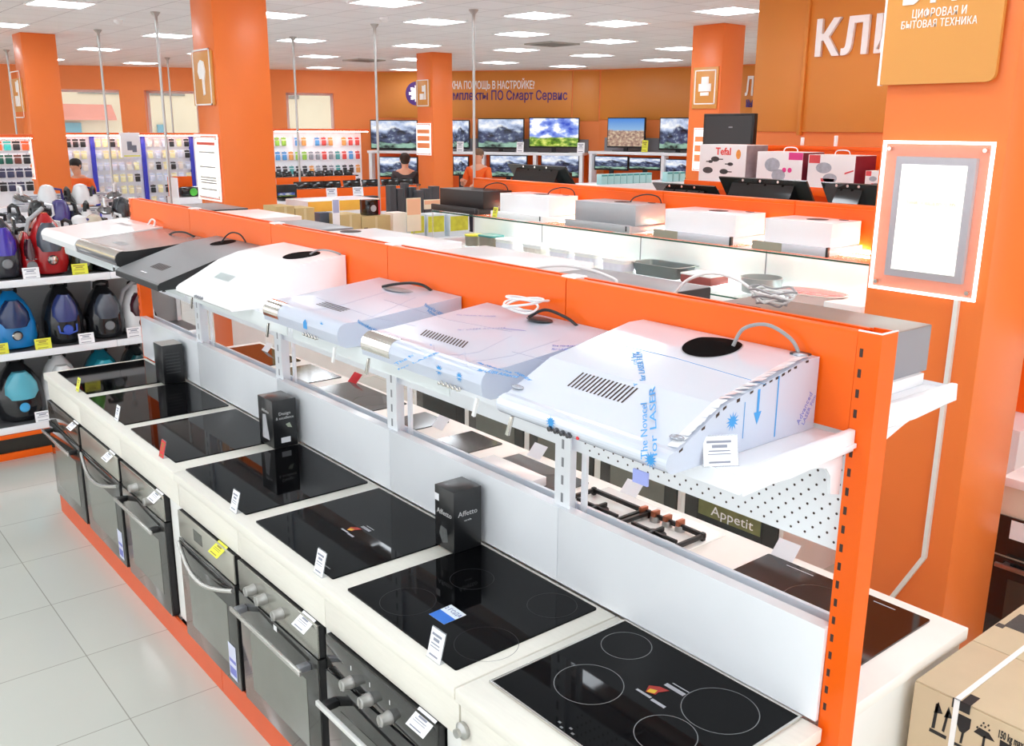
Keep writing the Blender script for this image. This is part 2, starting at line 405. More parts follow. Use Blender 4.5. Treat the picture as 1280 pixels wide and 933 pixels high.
# ------------------------------------------------------------------ ceiling lights
LAMP = mat('lit diffuser', (240, 248, 255), .5, var=.0, emit=CEIL_L)
LFR = mat('white lamp frame', (240, 240, 240), .4)
def ceiling_light():
    t = thing('ceiling_light', '', 'ceiling light', (0, 0, CZ))
    f = MB()
    for q in ((-.29, .29, -.29, -.272), (-.29, .29, .272, .29), (-.29, -.272, -.272, .272), (.272, .29, -.272, .272)): f.box(q[0], q[1], q[2], q[3], -.014, 0)
    f.build('frame', LFR, t); MB().box(-.272, .272, -.272, .272, -.009, -.001).build('diffuser', LAMP, t); return t
ORD = ['nearest', 'second', 'third', 'fourth', 'fifth', 'sixth', 'seventh', 'eighth']
LINES = [(3.0, [11.2, 14.0, 16.9], 'the line furthest left, by the left pillars'), (5.15, [10.6, 14.0, 17.25, 20.6], 'the line just right of the left pillars'),
         (6.9, [9.9, 13.35, 16.9, 20.4], 'the third line from the left'), (8.65, [6.85, 8.55, 10.35, 12.9, 16.1], 'the middle line, before the far pillars'),
         (5.5, [8.76], 'the short line at the top of the frame'), (7.4, [8.58], 'the second short line at the top of the frame'), (10.3, [10.3, 12.45, 15.5, 19.0], 'the line just behind the far pillars'),
         (12.0, [10.45, 12.45, 15.05, 18.3], 'the line near the televisions'), (13.7, [12.34, 14.9], 'the line at the back corner')]
cl = None
def put_light(x, y, lab):
    global cl
    if cl is None: cl = ceiling_light(); cl.location = (x, y, CZ)
    else: dup(cl, (x, y, CZ))
    o = cl if len([q for q in D.objects if q.name.startswith('ceiling_light')]) == 1 else D.objects[[q.name for q in D.objects if q.name.startswith('ceiling_light')][-1]]
    o['label'] = lab; o['group'] = 'square ceiling lights'
for x, ys, nm in LINES:
    for i, y in enumerate(ys): put_light(x, y, 'square ceiling light, %s along %s' % (ORD[i], nm) if len(ys) > 1 else 'square ceiling light, alone in %s' % nm)
for x in (-5.4, -3.6, -1.0, .8, 2.6, 4.4):      # the same grid goes on over the aisles nearer the camera
    for y in (-3.2, -.6, 2.0, 4.6, 7.2):
        put_light(x, y, 'square ceiling light over the aisles near the camera, above the frame')
for x in (6.2, 9.4):
    for y in (-.6, 2.0, 4.6): put_light(x, y, 'square ceiling light over the right side aisles, above the frame')
for x in (-3.6, -.6):
    for y in (9.8, 13, 17): put_light(x, y, 'square ceiling light over the left aisles, outside the frame')
# air vents in the ceiling
for px, lab in (((455, 75), 'grey ceiling vent left of the far pillar'), ((690, 54.5), 'grey ceiling vent between the lights at the centre')):
    p = at(px[0], px[1], Z=CZ); t = thing('ceiling_vent', lab, 'vent', (p.x, p.y, CZ))
    f = MB()
    for q in ((-.3, .3, -.3, -.26), (-.3, .3, .26, .3), (-.3, -.26, -.26, .26), (.26, .3, -.26, .26)): f.box(q[0], q[1], q[2], q[3], -.02, 0)
    f.build('frame', mat('vent grey', (170, 168, 160), .5), t)
    f = MB()
    for k in range(6): f.prism([(-.24+k*.085, 0), (-.19+k*.085, -.02), (-.185+k*.085, -.02), (-.235+k*.085, 0)], 'y', -.26, .26)
    f.build('slat', mat('vent grey dark', (120, 118, 112), .5), t)

# ------------------------------------------------------------------ pillars with their signs
def column(X, px, wpx, label, d=.48):
    y = at(px[0], px[1], X=X).y; x1 = at(wpx[0], wpx[1], Y=y).x
    b = MB(); b.box(X, x1, y, y+d, 0, CZ, .006); o = struct(b, 'column', COLO, label); return o, y, x1
def icon_sign(X, y0, y1, z0, z1, label, kind):
    L0 = (X, (y0+y1)/2, z0); t = thing('icon_sign', label, 'sign', L0)
    MB().box(X-.018, X, y0, y1, z0, z1, .004).build('board', AMBER, t, L0)
    cyy, w_ = (y0+y1)/2, (y1-y0)
    s_ = w_*.42; cz = z0+(z1-z0)*.52; h = s_*1.25
    f = MB()
    for q in ((cyy-s_, cyy+s_, cz+h-.014, cz+h), (cyy-s_, cyy+s_, cz-h, cz-h+.014), (cyy-s_, cyy-s_+.014, cz-h, cz+h), (cyy+s_-.014, cyy+s_, cz-h, cz+h)): f.box(X-.023, X-.017, q[0], q[1], q[2], q[3])
    f.build('border', WHT, t, L0)
    g = MB(); xa, xb = X-.026, X-.017
    def R(a, b_, c, d_): g.box(xa, xb, cyy+a*s_, cyy+b_*s_, cz+c*h, cz+d_*h, .003)
    if kind == 'printer': R(-.6, .6, -.25, .2); R(-.35, .35, .2, .6); R(-.4, .4, -.5, -.3)
    elif kind == 'dryer':
        g.prism([(cyy+.3*s_, cz+.5*h), (cyy+.05*s_, cz+.62*h), (cyy-.3*s_, cz+.55*h), (cyy-.45*s_, cz+.2*h), (cyy-.3*s_, cz-.15*h), (cyy-.3*s_, cz-.6*h), (cyy-.12*s_, cz-.65*h), (cyy-.05*s_, cz-.05*h), (cyy+.25*s_, cz-.05*h), (cyy+.42*s_, cz+.2*h)], 'x', xa, xb)
    else: R(-.55, -.3, -.5, .6); R(-.2, .5, -.5, -.05); R(-.3, .1, .1, .55)
    g.build('pictogram', WHT, t, L0); return t
GLOW = mat('edge lit acrylic', (255, 255, 255), .3, var=0, emit=1.6)
POST = mat('backlit poster', (255, 254, 246), .4, var=.01, scale=1.5, emit=.55)
LBG = mat('grey lightbox border', (168, 170, 180), .4)
ACR = mat('clear edge acrylic', (255, 232, 226), .05, alpha=.16, var=.01)
def lightbox(X, y0, y1, z0, z1, label, words=None, art=None):
    L0 = (X, (y0+y1)/2, z0); t = thing('lightbox_sign', label, 'lightbox', L0); w_ = y1-y0; k = w_/.42
    e_ = .011*k; xa, xb = X-.026, X-.018
    MB().box(xa, xb, y0+e_, y1-e_, z0+e_, z1-e_).build('acrylic_sheet', ACR, t, L0)
    f = MB()
    for q in ((y0, y0+e_, z0, z1), (y1-e_, y1, z0, z1), (y0+e_, y1-e_, z0, z0+e_), (y0+e_, y1-e_, z1-e_, z1)): f.box(xa-.001, xb+.001, *q)
    f.build('lit_edge', GLOW if words else mat('soft lit edge', (255, 250, 246), .3, var=0, emit=.45), t, L0)
    m_ = (.058 if words else .02)*k; f = MB()
    f.box(X-.024, X-.001, y0+m_, y1-m_, z0+m_, z1-m_, .002); f.build('border', LBG if words else WHM, t, L0)
    q = m_+(.028 if words else .008)*k
    MB().box(X-.0275, X-.0245, y0+q, y1-q, z0+q, z1-q).build('poster', POST, t, L0)
    for yy in (y0+.03*k, y1-.03*k):
        for zz in (z0+.03*k, z1-.03*k): MB().lathe([(.008*k, -.034), (.008*k, 0)], (X, yy, zz), 12, 'x').build('standoff', CHROME, t, L0)
    if words: text(words, .021*k, (X-.028, (y0+y1)/2, z0+(z1-z0)*.6), MY, UP, mat('pale orange print', (232, 140, 100), .6, emit=.3), 'lettering', t, L0, ext=.0004, width=(w_-2*q)*.8)
    if not art and not words:
        MB().box(X-.029, X-.0277, y0+q*1.6, y1-q*1.6, z1-q-.06, z1-q-.035).build('print', mat('red header print', (230, 90, 70), .6), t, L0)
        for a in (.72, .5, .34, .3, .26, .16): MB().box(X-.029, X-.0277, y0+q*2, y1-q*2.6, z0+(z1-z0)*a, z0+(z1-z0)*a+.012).build('print', mat('grey text line', (170, 170, 170), .6), t, L0)
    if art:
        g = MB()
        for a, b_ in ((.68, .8), (.45, .6), (.22, .38)): g.box(X-.029, X-.0275, y0+q*1.25, y1-q*1.25, z0+(z1-z0)*a, z0+(z1-z0)*b_)
        g.build('print', mat('orange print', (255, 150, 90), .6), t, L0)
    return t
# near pillar on the right
XR = 3.45
colR, yR, xR1 = column(XR, (1220, 466), (1277.5, 466), 'wide orange pillar in the right foreground', .47)
q0 = at(1094, 175, X=XR-.03); lb = [at(1100, 175, X=XR-.026), at(1240, 178, X=XR-.026), at(1090, 360, X=XR-.026), at(1222, 379, X=XR-.026)]
lightbox(XR, (lb[1].y+lb[3].y)/2, (lb[0].y+lb[2].y)/2, (lb[2].z+lb[3].z)/2, (lb[0].z+lb[1].z)/2, 'big glowing lightbox sign with white poster on the right foreground pillar', 'СЕРВИС К ВАШЕМУ ДОМУ')
sa, sb = at(1101, 107, X=XR-.03), at(1242, 109, X=XR-.03); sz = (sa.z+sb.z)/2+.01; L0 = (XR, (sa.y+sb.y)/2, sz)
t = thing('shop_sign', 'amber board with white shop lettering high on the right foreground pillar', 'sign', L0)
r_ = .03; y0, y1 = sb.y, sa.y+.005
prof = [(y1, sz), (y1, sz+.8), (y0, sz+.8), (y0, sz+r_)]+[(y0+r_-r_*math.cos(a), sz+r_-r_*math.sin(a)) for a in (PI/6, PI/3)]+[(y0+r_, sz)]
MB().prism(prof, 'x', XR-.03, XR-.012).build('board', AMBER, t, L0)
MB().box(XR-.033, XR-.01, y1, y1+.008, sz-.002, sz+.8).build('edge_strip', WHT, t, L0)
for s_, ya, yb, za, zb in (('ЦИФРОВАЯ И', 1141, 1208, 10, 21), ('БЫТОВАЯ ТЕХНИКА', 1127, 1221, 24, 34)):
    pa_, pb_ = at(ya, (za+zb)/2, X=XR-.031), at(yb, (za+zb)/2, X=XR-.031); hh = at(1170, za, X=XR-.031).z-at(1170, zb, X=XR-.031).z
    sl = Vector((0, pb_.y-pa_.y, pb_.z-pa_.z))
    text(s_, hh*1.36, (XR-.031, (pa_.y+pb_.y)/2, (pa_.z+pb_.z)/2), MY, UP, WHT, 'lettering', t, L0, ext=.002, space=1.08, width=pa_.y-pb_.y)
pa_, pb_ = at(1128, 5, X=XR-.031), at(1219, 5, X=XR-.031)
text('DNS', .24, (XR-.031, (pa_.y+pb_.y)/2, pa_.z+.072), MY, UP, WHT, 'lettering', t, L0, ext=.004, bold=.006, width=pa_.y-pb_.y)
c = [at(1197, 378, X=XR-.012), at(1155, 697, X=XR-.012), at(1118, 743, X=XR-.012)]
dd = (c[2]-c[1]).normalized()
cb = MB()
for a, b_ in ((Vector((c[0].x, c[1].y, (lb[2].z+lb[3].z)/2+.005)), c[1]), (c[1], c[1]+dd*.8)):
    v = (b_-a).normalized(); sdv = Vector((0, -v.z, v.y))*.0085
    cb.loft([[p+sdv+Vector((-.007, 0, 0)), p-sdv+Vector((-.007, 0, 0)), p-sdv+Vector((.0115, 0, 0)), p+sdv+Vector((.0115, 0, 0))] for p in (a, b_)])
solo(cb, 'cable_duct', mat('white plastic duct', (226, 224, 218), .4), 'white cable duct running down the right foreground pillar', 'cable duct', c[1])
# the other pillars
def dress(X, y, spx, lpx, who, kind, art=True, words=None):
    a, b_ = at(spx[0], (spx[1]+spx[3])/2, X=X), at(spx[2], (spx[1]+spx[3])/2, X=X); mx_ = (spx[0]+spx[2])/2
    icon_sign(X, max(b_.y, y+.03), a.y, at(mx_, spx[3], X=X).z, at(mx_, spx[1], X=X).z, 'amber sign with white pictogram on '+who, kind)
    a, b_ = at(lpx[0], (lpx[1]+lpx[3])/2, X=X), at(lpx[2], (lpx[1]+lpx[3])/2, X=X); mx_ = (lpx[0]+lpx[2])/2
    lightbox(X, max(b_.y, y+.02), a.y, at(mx_, lpx[3], X=X).z, at(mx_, lpx[1], X=X).z, 'small lightbox sign with orange print on '+who if art else 'white lightbox sign on '+who, art=art)
c2, y2, _ = column(3.45, (263.7, 0), (332.5, 0), 'orange pillar behind the range hoods, second from left')
dress(3.45, y2, (243, 64, 268, 132), (249, 168, 277, 250), 'the second pillar from the left', 'dryer', False)
c1, y1_, _ = column(3.45, (25, 42), (69, 43.5), 'orange pillar at the far left')
dress(3.45, y1_, (17, 98, 30, 140), (24, 170, 43, 222), 'the far left pillar', 'phone')
c3, y3, _ = column(9.6, (540, 64), (565, 65), 'orange pillar in front of the televisions')
dress(9.6, y3, (521, 100, 538, 134), (522, 154, 540, 194), 'the pillar before the televisions', 'phone')
c5, y5, _ = column(9.6, (905, 33), (932, 36), 'orange pillar with the printer pictogram')
dress(9.6, y5, (867, 84, 898, 136), (868, 160, 893, 214), 'the printer pillar right of centre', 'printer')
# thin steel rods from the ceiling
for i, (tx, ty, bx, by, X, lab) in enumerate(((8, 62, 31, 232, 4.03, 'furthest left thin steel rod from the ceiling, before the far left pillar'), (122, 37, 146, 250, 4.16, 'thin steel rod just right of the far left pillar'),
        (194, 15, 218, 250, 4.04, 'longest thin steel rod between the two left pillars'), (209, 72, 220, 240, 6.77, 'shorter thin steel rod close behind the longest left rod'),
        (366, 46, 376, 240, 6.5, 'thin steel rod just right of the second pillar'), (468, 30, 476, 240, 6.54, 'thin steel rod left of the pillar before the televisions'),
        (592, 12, 595, 220, 6.57, 'thin steel rod right of the pillar before the televisions'))):
    p = at(tx, ty, Z=CZ); r = .016
    t = thing('ceiling_rod', lab, 'rod', (p.x, p.y, 0), group=None)
    MB().cyl((0, 0, 0), (0, 0, CZ-.1), r, n=12).build('pole', STEEL, t)
    MB().lathe([(r*1.1, CZ-.18), (r*1.3, CZ-.05), (.05, CZ-.012), (.055, CZ)], (0, 0, 0), 16).build('ceiling_flange', STEEL, t)
# smoke detectors
for px, lab in (((148, 25), 'small smoke detector near the left rods'), ((480, 22), 'small dark smoke detector beside the ceiling light at top centre')):
    p = at(*px, Z=CZ); solo(MB().lathe([(.055, 0), (.055, -.025), (.03, -.05), (.01, -.055)], (p.x, p.y, CZ)), 'smoke_detector', WPLA, lab, 'detector', (p.x, p.y, CZ))
# ------------------------------------------------------------------ the display gondola
JY = [1.055, 1.99, 2.965, 3.94, 4.91, 5.82]; GX0, GX1 = 1.84, 1.906; L0 = (1.873, 3.4, 0)
G = thing('display_gondola', 'long orange and white shelving gondola carrying the range hoods between the hob counters', 'shelving', L0)
def post(y0, y1, name='end_post', z1=1.83):
    p = MB()
    p.box(GX0, GX1, y0, y0+.004, 0, z1); p.box(GX0, GX0+.004, y0+.004, y1, 0, z1); p.box(GX1-.004, GX1, y0+.004, y1, 0, z1)
    o = p.build(name, GOND, G, L0)
    e = MB(); e.box(GX0, GX1, y0, y0+.004, z1, z1+.003); e.box(GX0, GX0+.004, y0+.004, y1, z1, z1+.003); e.build('raw_top_edge', WHM, o, L0)
    z = .9
    while z < z1-.02: MB().box(GX0-.0006, GX0, y1-.016, y1-.008, z, z+.019).build('slot', SLOT, o, L0); z += .046
    return o
post(1.0, 1.056); post(5.815, 5.87)
for i in range(5):
    y0, y1 = JY[i]+.002, JY[i+1]-.002
    # orange top panel: two folded sheets with a channel between
    t = MB()
    for s_ in (1, -1):
        xo, xi = (GX0, GX0+.022) if s_ > 0 else (GX1, GX1-.022)
        pr = [(xo, 1.60), (xo, 1.818), (xo+s_*.004, 1.828), (xo+s_*.01, 1.83), (xi, 1.83), (xi, 1.826), (xo+s_*.006, 1.824), (xo+s_*.004, 1.60)]
        t.prism(pr, 'y', y0, y1)
    t.box(GX0+.006, GX1-.006, y0, y1, 1.60, 1.79)
    t.build('top_panel', GOND, G, L0)
    if i: MB().box(GX0+.008, GX1-.008, JY[i]-.03, JY[i]+.03, 1.815, 1.834, .002).build('joint_clip', WPLA, G, L0)
    # white back sheet behind the hoods
    b = MB(); b.box(1.865, 1.88, y0, y1, 1.30, 1.60)
    pan = b.build('back_panel', WHM, G, L0)
    if i == 0:
        h = MB()
        for a in range(44):
            for c in range(14):
                if (a+c) % 2 == 0:
                    yy, zz = 1.078+a*.0195, 1.318+c*.018
                    h.lathe([(.0034, 0), (.0034, -.0006)], (1.865, yy, zz), 6, 'x')
        h.build('perforation', SLOT, pan, L0)
    # splash panels, front and rear
    s = MB(); s.prism([(1.826, .8665), (1.838, .8665), (1.838, 1.112), (1.862, 1.112), (1.862, 1.116), (1.826, 1.116)], 'y', y0-.001, y1+.001, .0015); s.build('splash_panel', WHM, G, L0)
    s = MB(); s.prism([(1.905, .8665), (1.917, .8665), (1.917, 1.11), (1.905, 1.11)], 'y', y0, y1, .0015); s.build('rear_splash_panel', WHG, G, L0)
    # hood shelves
    sh = MB(); sh.box(1.452, GX0-.001, y0, y1, 1.576, 1.5895); sh.prism([(1.437, 1.556), (1.452, 1.552), (1.455, 1.588), (1.443, 1.592)], 'y', y0, y1)
    o = sh.build('shelf', WHM, G, L0)
    if i: MB().prism([(1.4335, 1.55), (1.436, 1.535), (1.44, 1.58), (1.437, 1.588)], 'y', y0+.02, y1-.02).build('price_rail', mat('frosted price rail', (224, 230, 232), .25, var=.02), o, L0)
    sh = MB(); sh.box(GX1+.001, 2.29, y0, y1, 1.61, 1.6235); sh.prism([(2.275, 1.592), (2.29, 1.59), (2.302, 1.63), (2.288, 1.634)], 'y', y0, y1); sh.build('rear_shelf', WHM, G, L0)
    # brackets
    for sgn, yy in ((1, y0+.004), (-1, y1-.012)):
        br = MB(); br.prism([(1.45, 1.574), (1.445, 1.562), (1.62, 1.548), (1.74, 1.538), (1.775, 1.528), (1.795, 1.505), (1.80, 1.46), (1.838, 1.45), (1.838, 1.574)], 'y', yy, yy+.008, .001); br.build('bracket', WHM, G, L0)
        br = MB(); br.prism([(2.28, 1.6), (2.1, 1.565), (1.99, 1.535), (1.96, 1.50), (1.95, 1.46), (1.908, 1.45), (1.908, 1.6)], 'y', yy, yy+.008, .001); br.build('rear_bracket', WHM, G, L0)
# moulded ends of the shelves beside the near post
e = MB(); e.prism([(1.432, 1.558), (1.438, 1.598), (1.60, 1.604), (1.838, 1.610), (1.838, 1.560), (1.60, 1.553)], 'y', 1.036, 1.0555, .004)
e.prism([(1.436, 1.566), (1.838, 1.58), (1.838, 1.57), (1.436, 1.556)], 'y', 1.031, 1.037, .001); e.build('shelf_end', WHM, G, L0)
e = MB(); e.prism([(2.305, 1.594), (2.30, 1.638), (2.1, 1.64), (1.908, 1.645), (1.908, 1.585), (2.1, 1.585)], 'y', 1.036, 1.0555, .004)
e.prism([(2.29, 1.606), (1.91, 1.606), (1.91, 1.594), (2.29, 1.598)], 'y', 1.031, 1.037, .001); e.build('shelf_end', WHM, G, L0)
# slotted uprights at the joints
for yy in JY[1:5]:
    u = MB(); u.box(GX0+.001, GX0+.006, yy-.034, yy+.034, .862, 1.60); u.box(GX0+.006, GX1-.012, yy-.006, yy+.034, .862, 1.60); u.box(GX1-.012, GX1-.001, yy-.05, yy-.03, .862, 1.60)
    o = u.build('upright', WHM, G, L0); z = 1.13
    while z < 1.55: MB().box(GX0+.0002, GX0+.001, yy-.006, yy+.004, z, z+.03).build('slot', GREYM, o, L0); z += .058

# ------------------------------------------------------------------ worktops and cabinets
def worktop(x0, x1, y0, y1, label, m=None):
    b = MB(); b.box(x0, x1, y0, y1, .822, .86, .003); return solo(b, 'worktop', m or WHL, label, 'worktop', ((x0+x1)/2, (y0+y1)/2, .822))
YC, YB, YA = (1.035, 1.722), (1.727, 3.708), (3.713, 5.775)
worktop(1.235, 1.825, *YC, 'nearest white worktop holding the steel-edged four-ring hob')
worktop(1.235, 1.825, *YB, 'middle white worktop holding three black hobs')
worktop(1.235, 1.825, *YA, 'farthest white worktop of the front counter, by the vacuum shelves')
# front cabinets, each holding one oven
OVY = [(1.805, 2.425), (2.476, 3.097), (3.130, 3.700), (3.872, 4.447), (4.490, 5.115), (5.162, 5.772)]
CY = [(1.728, 2.448), (2.449, 3.112), (3.113, 3.709), (3.714, 4.468), (4.469, 5.138), (5.139, 5.775)]
NM = ['nearest', 'second nearest', 'third', 'fourth', 'fifth', 'farthest']
for i, (y0, y1) in enumerate(CY):
    a, b_ = OVY[i]; L1 = (1.5, (y0+y1)/2, 0)
    t = thing('oven_cabinet', 'white built-in cabinet around the %s oven of the front counter' % NM[i], 'cabinet', L1)
    b = MB(); b.box(1.266, 1.82, y0, a-.004, .12, .8215); b.box(1.266, 1.82, b_+.004, y1, .12, .8215); b.box(1.80, 1.82, a-.004, b_+.004, .12, .8215); b.box(1.266, 1.80, a-.004, b_+.004, .10, .118); b.build('carcass', WHB, t, L1)
    MB().box(1.252, 1.27, y0+.001, y1-.001, .702, .8215, .001).build('top_rail', WHL, t, L1)
t = thing('end_cabinet', 'white cabinet under the nearest hob at the bottom edge', 'cabinet', (1.5, 1.38, 0))
L1 = (1.5, 1.38, 0)
MB().box(1.27, 1.82, 1.045, 1.72, .10, .8215).build('carcass', WHB, t, L1); MB().box(1.25, 1.2695, 1.047, 1.718, .12, .818, .002).build('door', WHL, t, L1)
MB().lathe([(.022, 0), (.024, -.012), (.012, -.02), (.012, -.03)], (1.25, 1.70, .745), 16, 'x').build('knob', STEEL, t, L1)
KICK = mat('orange plinth', (222, 92, 44), .4, var=.04)
solo(MB().box(1.243, 1.255, 1.05, 3.36, 0, .117), 'plinth_board', KICK, 'nearer orange plinth board under the ovens', 'plinth', (1.25, 2.2, 0))
solo(MB().box(1.243, 1.255, 3.364, 5.77, 0, .117), 'plinth_board', KICK, 'farther orange plinth board under the ovens', 'plinth', (1.25, 4.6, 0))
# rear counter
worktop(1.921, 2.572, 1.037, 3.0, 'near white worktop behind the gondola, with gas hob and dark brown hob', mat('white worktop', (244, 240, 234), .4, var=.03, scale=12))
worktop(1.921, 2.572, 3.004, 5.775, 'far white worktop behind the gondola', mat('white worktop', (244, 240, 234), .4))
for i, (y0, y1) in enumerate(((1.05, 1.70), (1.702, 2.35), (2.352, 3.0), (3.004, 3.7), (3.702, 4.4), (4.402, 5.08), (5.082, 5.76))):
    L1 = (2.25, (y0+y1)/2, 0); t = thing('base_cabinet', 'white base cabinet %s under the rear counter' % ('with screw holes in its bare end panel, nearest' if i == 0 else NM[min(i, 5)] if i < 5 else ['second last', 'last'][i-5]), 'cabinet', L1)
    MB().box(1.932, 2.548, y0, y1, .0, .8215).build('carcass', WHB, t, L1); MB().box(2.549, 2.566, y0+.003, y1-.003, .1, .818, .002).build('door', WHL, t, L1)
    if i == 0:
        h = MB()
        for zz in (.7, .45): h.lathe([(.005, 0), (.005, -.001)], (1.96, y0, zz), 10, 'y')
        h.build('screw_hole', SLOT, t, L1)

# ------------------------------------------------------------------ hobs
RINGM = mat('grey ring print', (120, 122, 124), .4)
YS = mat('yellow and red sticker', (220, 180, 40), .5)
def hob(label, x0, x1, y0, y1, rings=(), frame=False, m=None, rad=.006, grp=None, z=.86, bevel=True):
    L1 = ((x0+x1)/2, (y0+y1)/2, z); t = thing('ceramic_hob', label, 'hob', L1, group=grp)
    pts = []
    for cx, cy_, a0 in ((x1-rad, y1-rad, 0), (x0+rad, y1-rad, PI/2), (x0+rad, y0+rad, PI), (x1-rad, y0+rad, 1.5*PI)):
        for k in range(4): a = a0+k*PI/6; pts.append((cx+rad*math.cos(a), cy_+rad*math.sin(a)))
    MB().prism(pts, 'z', z, z+.0055).build('glass_top', m or BLKG, t, L1)
    if frame:
        f = MB()
        for q in ((x0-.007, x0, y0-.007, y1+.007), (x1, x1+.007, y0-.007, y1+.007), (x0, x1, y0-.007, y0), (x0, x1, y1, y1+.007)): f.box(q[0], q[1], q[2], q[3], z, z+.0075, .001)
        f.build('steel_trim', CHROME, t, L1)
    for (u, v, r) in rings:
        g = MB().ring((x0+u*(x1-x0), y0+v*(y1-y0), z+.0061), r, .0022); g.build('cooking_ring', RINGM, t, L1)
    return t, L1
def marks(t, L1, items, z=.8661, name='control_marks', m=None):
    for x, y, w_, h_ in items: MB().box(x, x+w_, y, y+h_, z, z+.0003).build(name, m or RINGM, t, L1)
R4 = [(.28, .72, .105), (.72, .76, .075), (.70, .25, .105), (.28, .27, .075)]
HX0, HX1 = 1.288, 1.800
h1, L1 = hob('nearest black four-ring hob with bright steel trim', 1.325, 1.815, 1.095, 1.68, (), True)
for px, r in (((736, 855), .09), ((783, 807), .07), ((900, 888), .095), ((832, 918), .075)):
    p = at(px[0]-.0, px[1], Z=.8665); MB().ring((p.x, p.y, .8661), r, .0022).build('cooking_ring', RINGM, h1, L1)
def sticker_group(t, L1, cx, cy_, s=1):
    for q in ((cx+.035*s, cx+.05*s, cy_-.05*s, cy_+.02*s), (cx+.06*s, cx+.064*s, cy_-.05*s, cy_+.01*s), (cx-.045*s, cx-.036*s, cy_+.0*s, cy_+.055*s), (cx-.05*s, cx-.039*s, cy_-.055*s, cy_-.005*s)):
        MB().box(*q, .8661, .8664).build('printed_text', mat('pale sticker print', (170, 170, 176), .5), t, L1)
    g = MB(); g.prism([(cx-.03*s, cy_+.03*s), (cx+.0*s, cy_+.045*s), (cx+.02*s, cy_+.02*s), (cx+.025*s, cy_-.01*s), (cx-.005*s, cy_+.005*s), (cx-.02*s, cy_+.002*s)], 'z', .8661, .8665); g.mi = 1
    g.prism([(cx-.028*s, cy_+.028*s), (cx-.01*s, cy_+.032*s), (cx+.0*s, cy_+.012*s), (cx-.018*s, cy_+.008*s)], 'z', .8665, .8668); g.build('flame_sticker', [mat('dark red sticker', (170, 40, 30), .5), YS], t, L1, smooth=False)
p = at(826, 866, Z=.8665); sticker_group(h1, L1, p.x, p.y, .9)
g = [(at(700+i*7, 905+i*4+(i % 2)*6, Z=.866).x, at(700+i*7, 905+i*4, Z=.866).y, .006, .009) for i in range(4)]; marks(h1, L1, g)
h2, L1 = hob('large black hob with a blue and white square sticker', 1.284, 1.805, 1.785, 2.357)
for px, r in (((510, 752), .085), ((608, 805), .09), ((690, 757), .075), ((590, 724), .07)):
    p = at(*px, Z=.866); MB().ring((p.x, p.y, .8661), r, .0012).build('cooking_ring', mat('faint ring print', (46, 47, 50), .3), h2, L1)
p = [at(536, 768, Z=.8665), at(564, 756, Z=.8665), at(583, 769, Z=.8665), at(555, 781, Z=.8665)]
b = MB(); b.prism([(q.x, q.y) for q in p], 'z', .8661, .8665); st = b.build('sticker', mat('white gloss sticker', (232, 240, 248), .3), h2, L1)
m4 = [p[0], (p[0]+p[1])/2, (p[3]+p[2])/2, p[3]]
MB().prism([(q.x, q.y) for q in m4], 'z', .8665, .8667).build('blue_band', mat('blue sticker', (48, 120, 220), .3), st, L1)
q = (m4[1]+p[1]+p[2]+m4[2])/4; dx = (p[1]-p[0]).normalized()
text('2 ГОДА', .021, (q.x, q.y, .8667), (p[2]-p[1]), dx, mat('blue print', (30, 60, 150), .4), 'sticker_text', st, L1, ext=.0001)
h3, L1 = hob('black hob with small flame sticker and smeared glass, behind the sticker hob', 1.284, 1.805, 2.447, 3.018)
p = at(445, 663, Z=.8665); sticker_group(h3, L1, p.x, p.y, .8)
marks(h3, L1, [(at(412, 712, Z=.866).x, at(412, 712, Z=.866).y, .004, .035)])
h4, L1 = hob('black hob in front of the middle black carton', 1.284, 1.805, 3.10, 3.70)
h5, L1 = hob('black hob just beyond the worktop joint, with a red price card', 1.284, 1.805, 3.81, 4.392)
h6, L1 = hob('sixth black hob from the near end, before the farthest black carton', 1.284, 1.805, 4.475, 5.06)
h7, L1 = hob('farthest black hob at the end of the front counter', 1.30, 1.795, 5.145, 5.725)

# ------------------------------------------------------------------ black cartons standing on the counter
def kettle_box(label, y0, y1, lines, x0=1.685, x1=1.80, seed=0):
    z0, z1 = .8662, 1.085; L1 = (x0, y0, z0); t = thing('product_carton', label, 'box', L1)
    MB().box(x0, x1, y0, y1, z0, z1, .002).build('carton', mat('black glossy carton', (26, 27, 29), .3, var=.25, scale=22, coat=.3), t, L1)
    for i, (s, face, zz, sz, wd) in enumerate(lines):
        if face == 'x': text(s, sz, (x0-.0004, (y0+y1)/2, z0+zz), MY, UP, mat('silver print', (205, 205, 205), .4), 'lettering', t, L1, ext=.0004, width=wd)
        else: text(s, sz, ((x0+x1)/2, y0-.0004, z0+zz), (1, 0, 0), UP, mat('silver print', (205, 205, 205), .4), 'lettering', t, L1, ext=.0004, width=wd)
    return t, L1, z0, z1
t, L1, z0, z1 = kettle_box('nearest black product carton, standing on the counter by the splash panel', 2.345, 2.455, [('Affetto', 'x', .13, .026, .085), ('Affetto', 'y', .135, .026, .08), ('carafe', 'y', .11, .009, .03)])
MB().box(1.6843, 1.6848, 2.43, 2.454, z0+.165, z0+.19).build('label_patch', PAPER, t, L1)
g = MB(); g.prism([(2.41, z0+.02), (2.38, z0+.03), (2.385, z0+.075), (2.42, z0+.08), (2.43, z0+.05)], 'x', 1.6843, 1.6848); g.build('picture', mat('grey photo print', (96, 98, 98), .4, var=.5, scale=60), t, L1)
t, L1, z0, z1 = kettle_box('middle black product carton with a leaf print and white label', 3.70, 3.845, [('Design', 'y', .155, .02, .055), ('& excellence', 'y', .135, .018, .085), ('Affetto', 'x', .16, .02, .07)])
g = MB(); g.box(1.72, 1.765, 3.6993, 3.6998, z0+.02, z0+.045); g.build('label_patch', PAPER, t, L1)
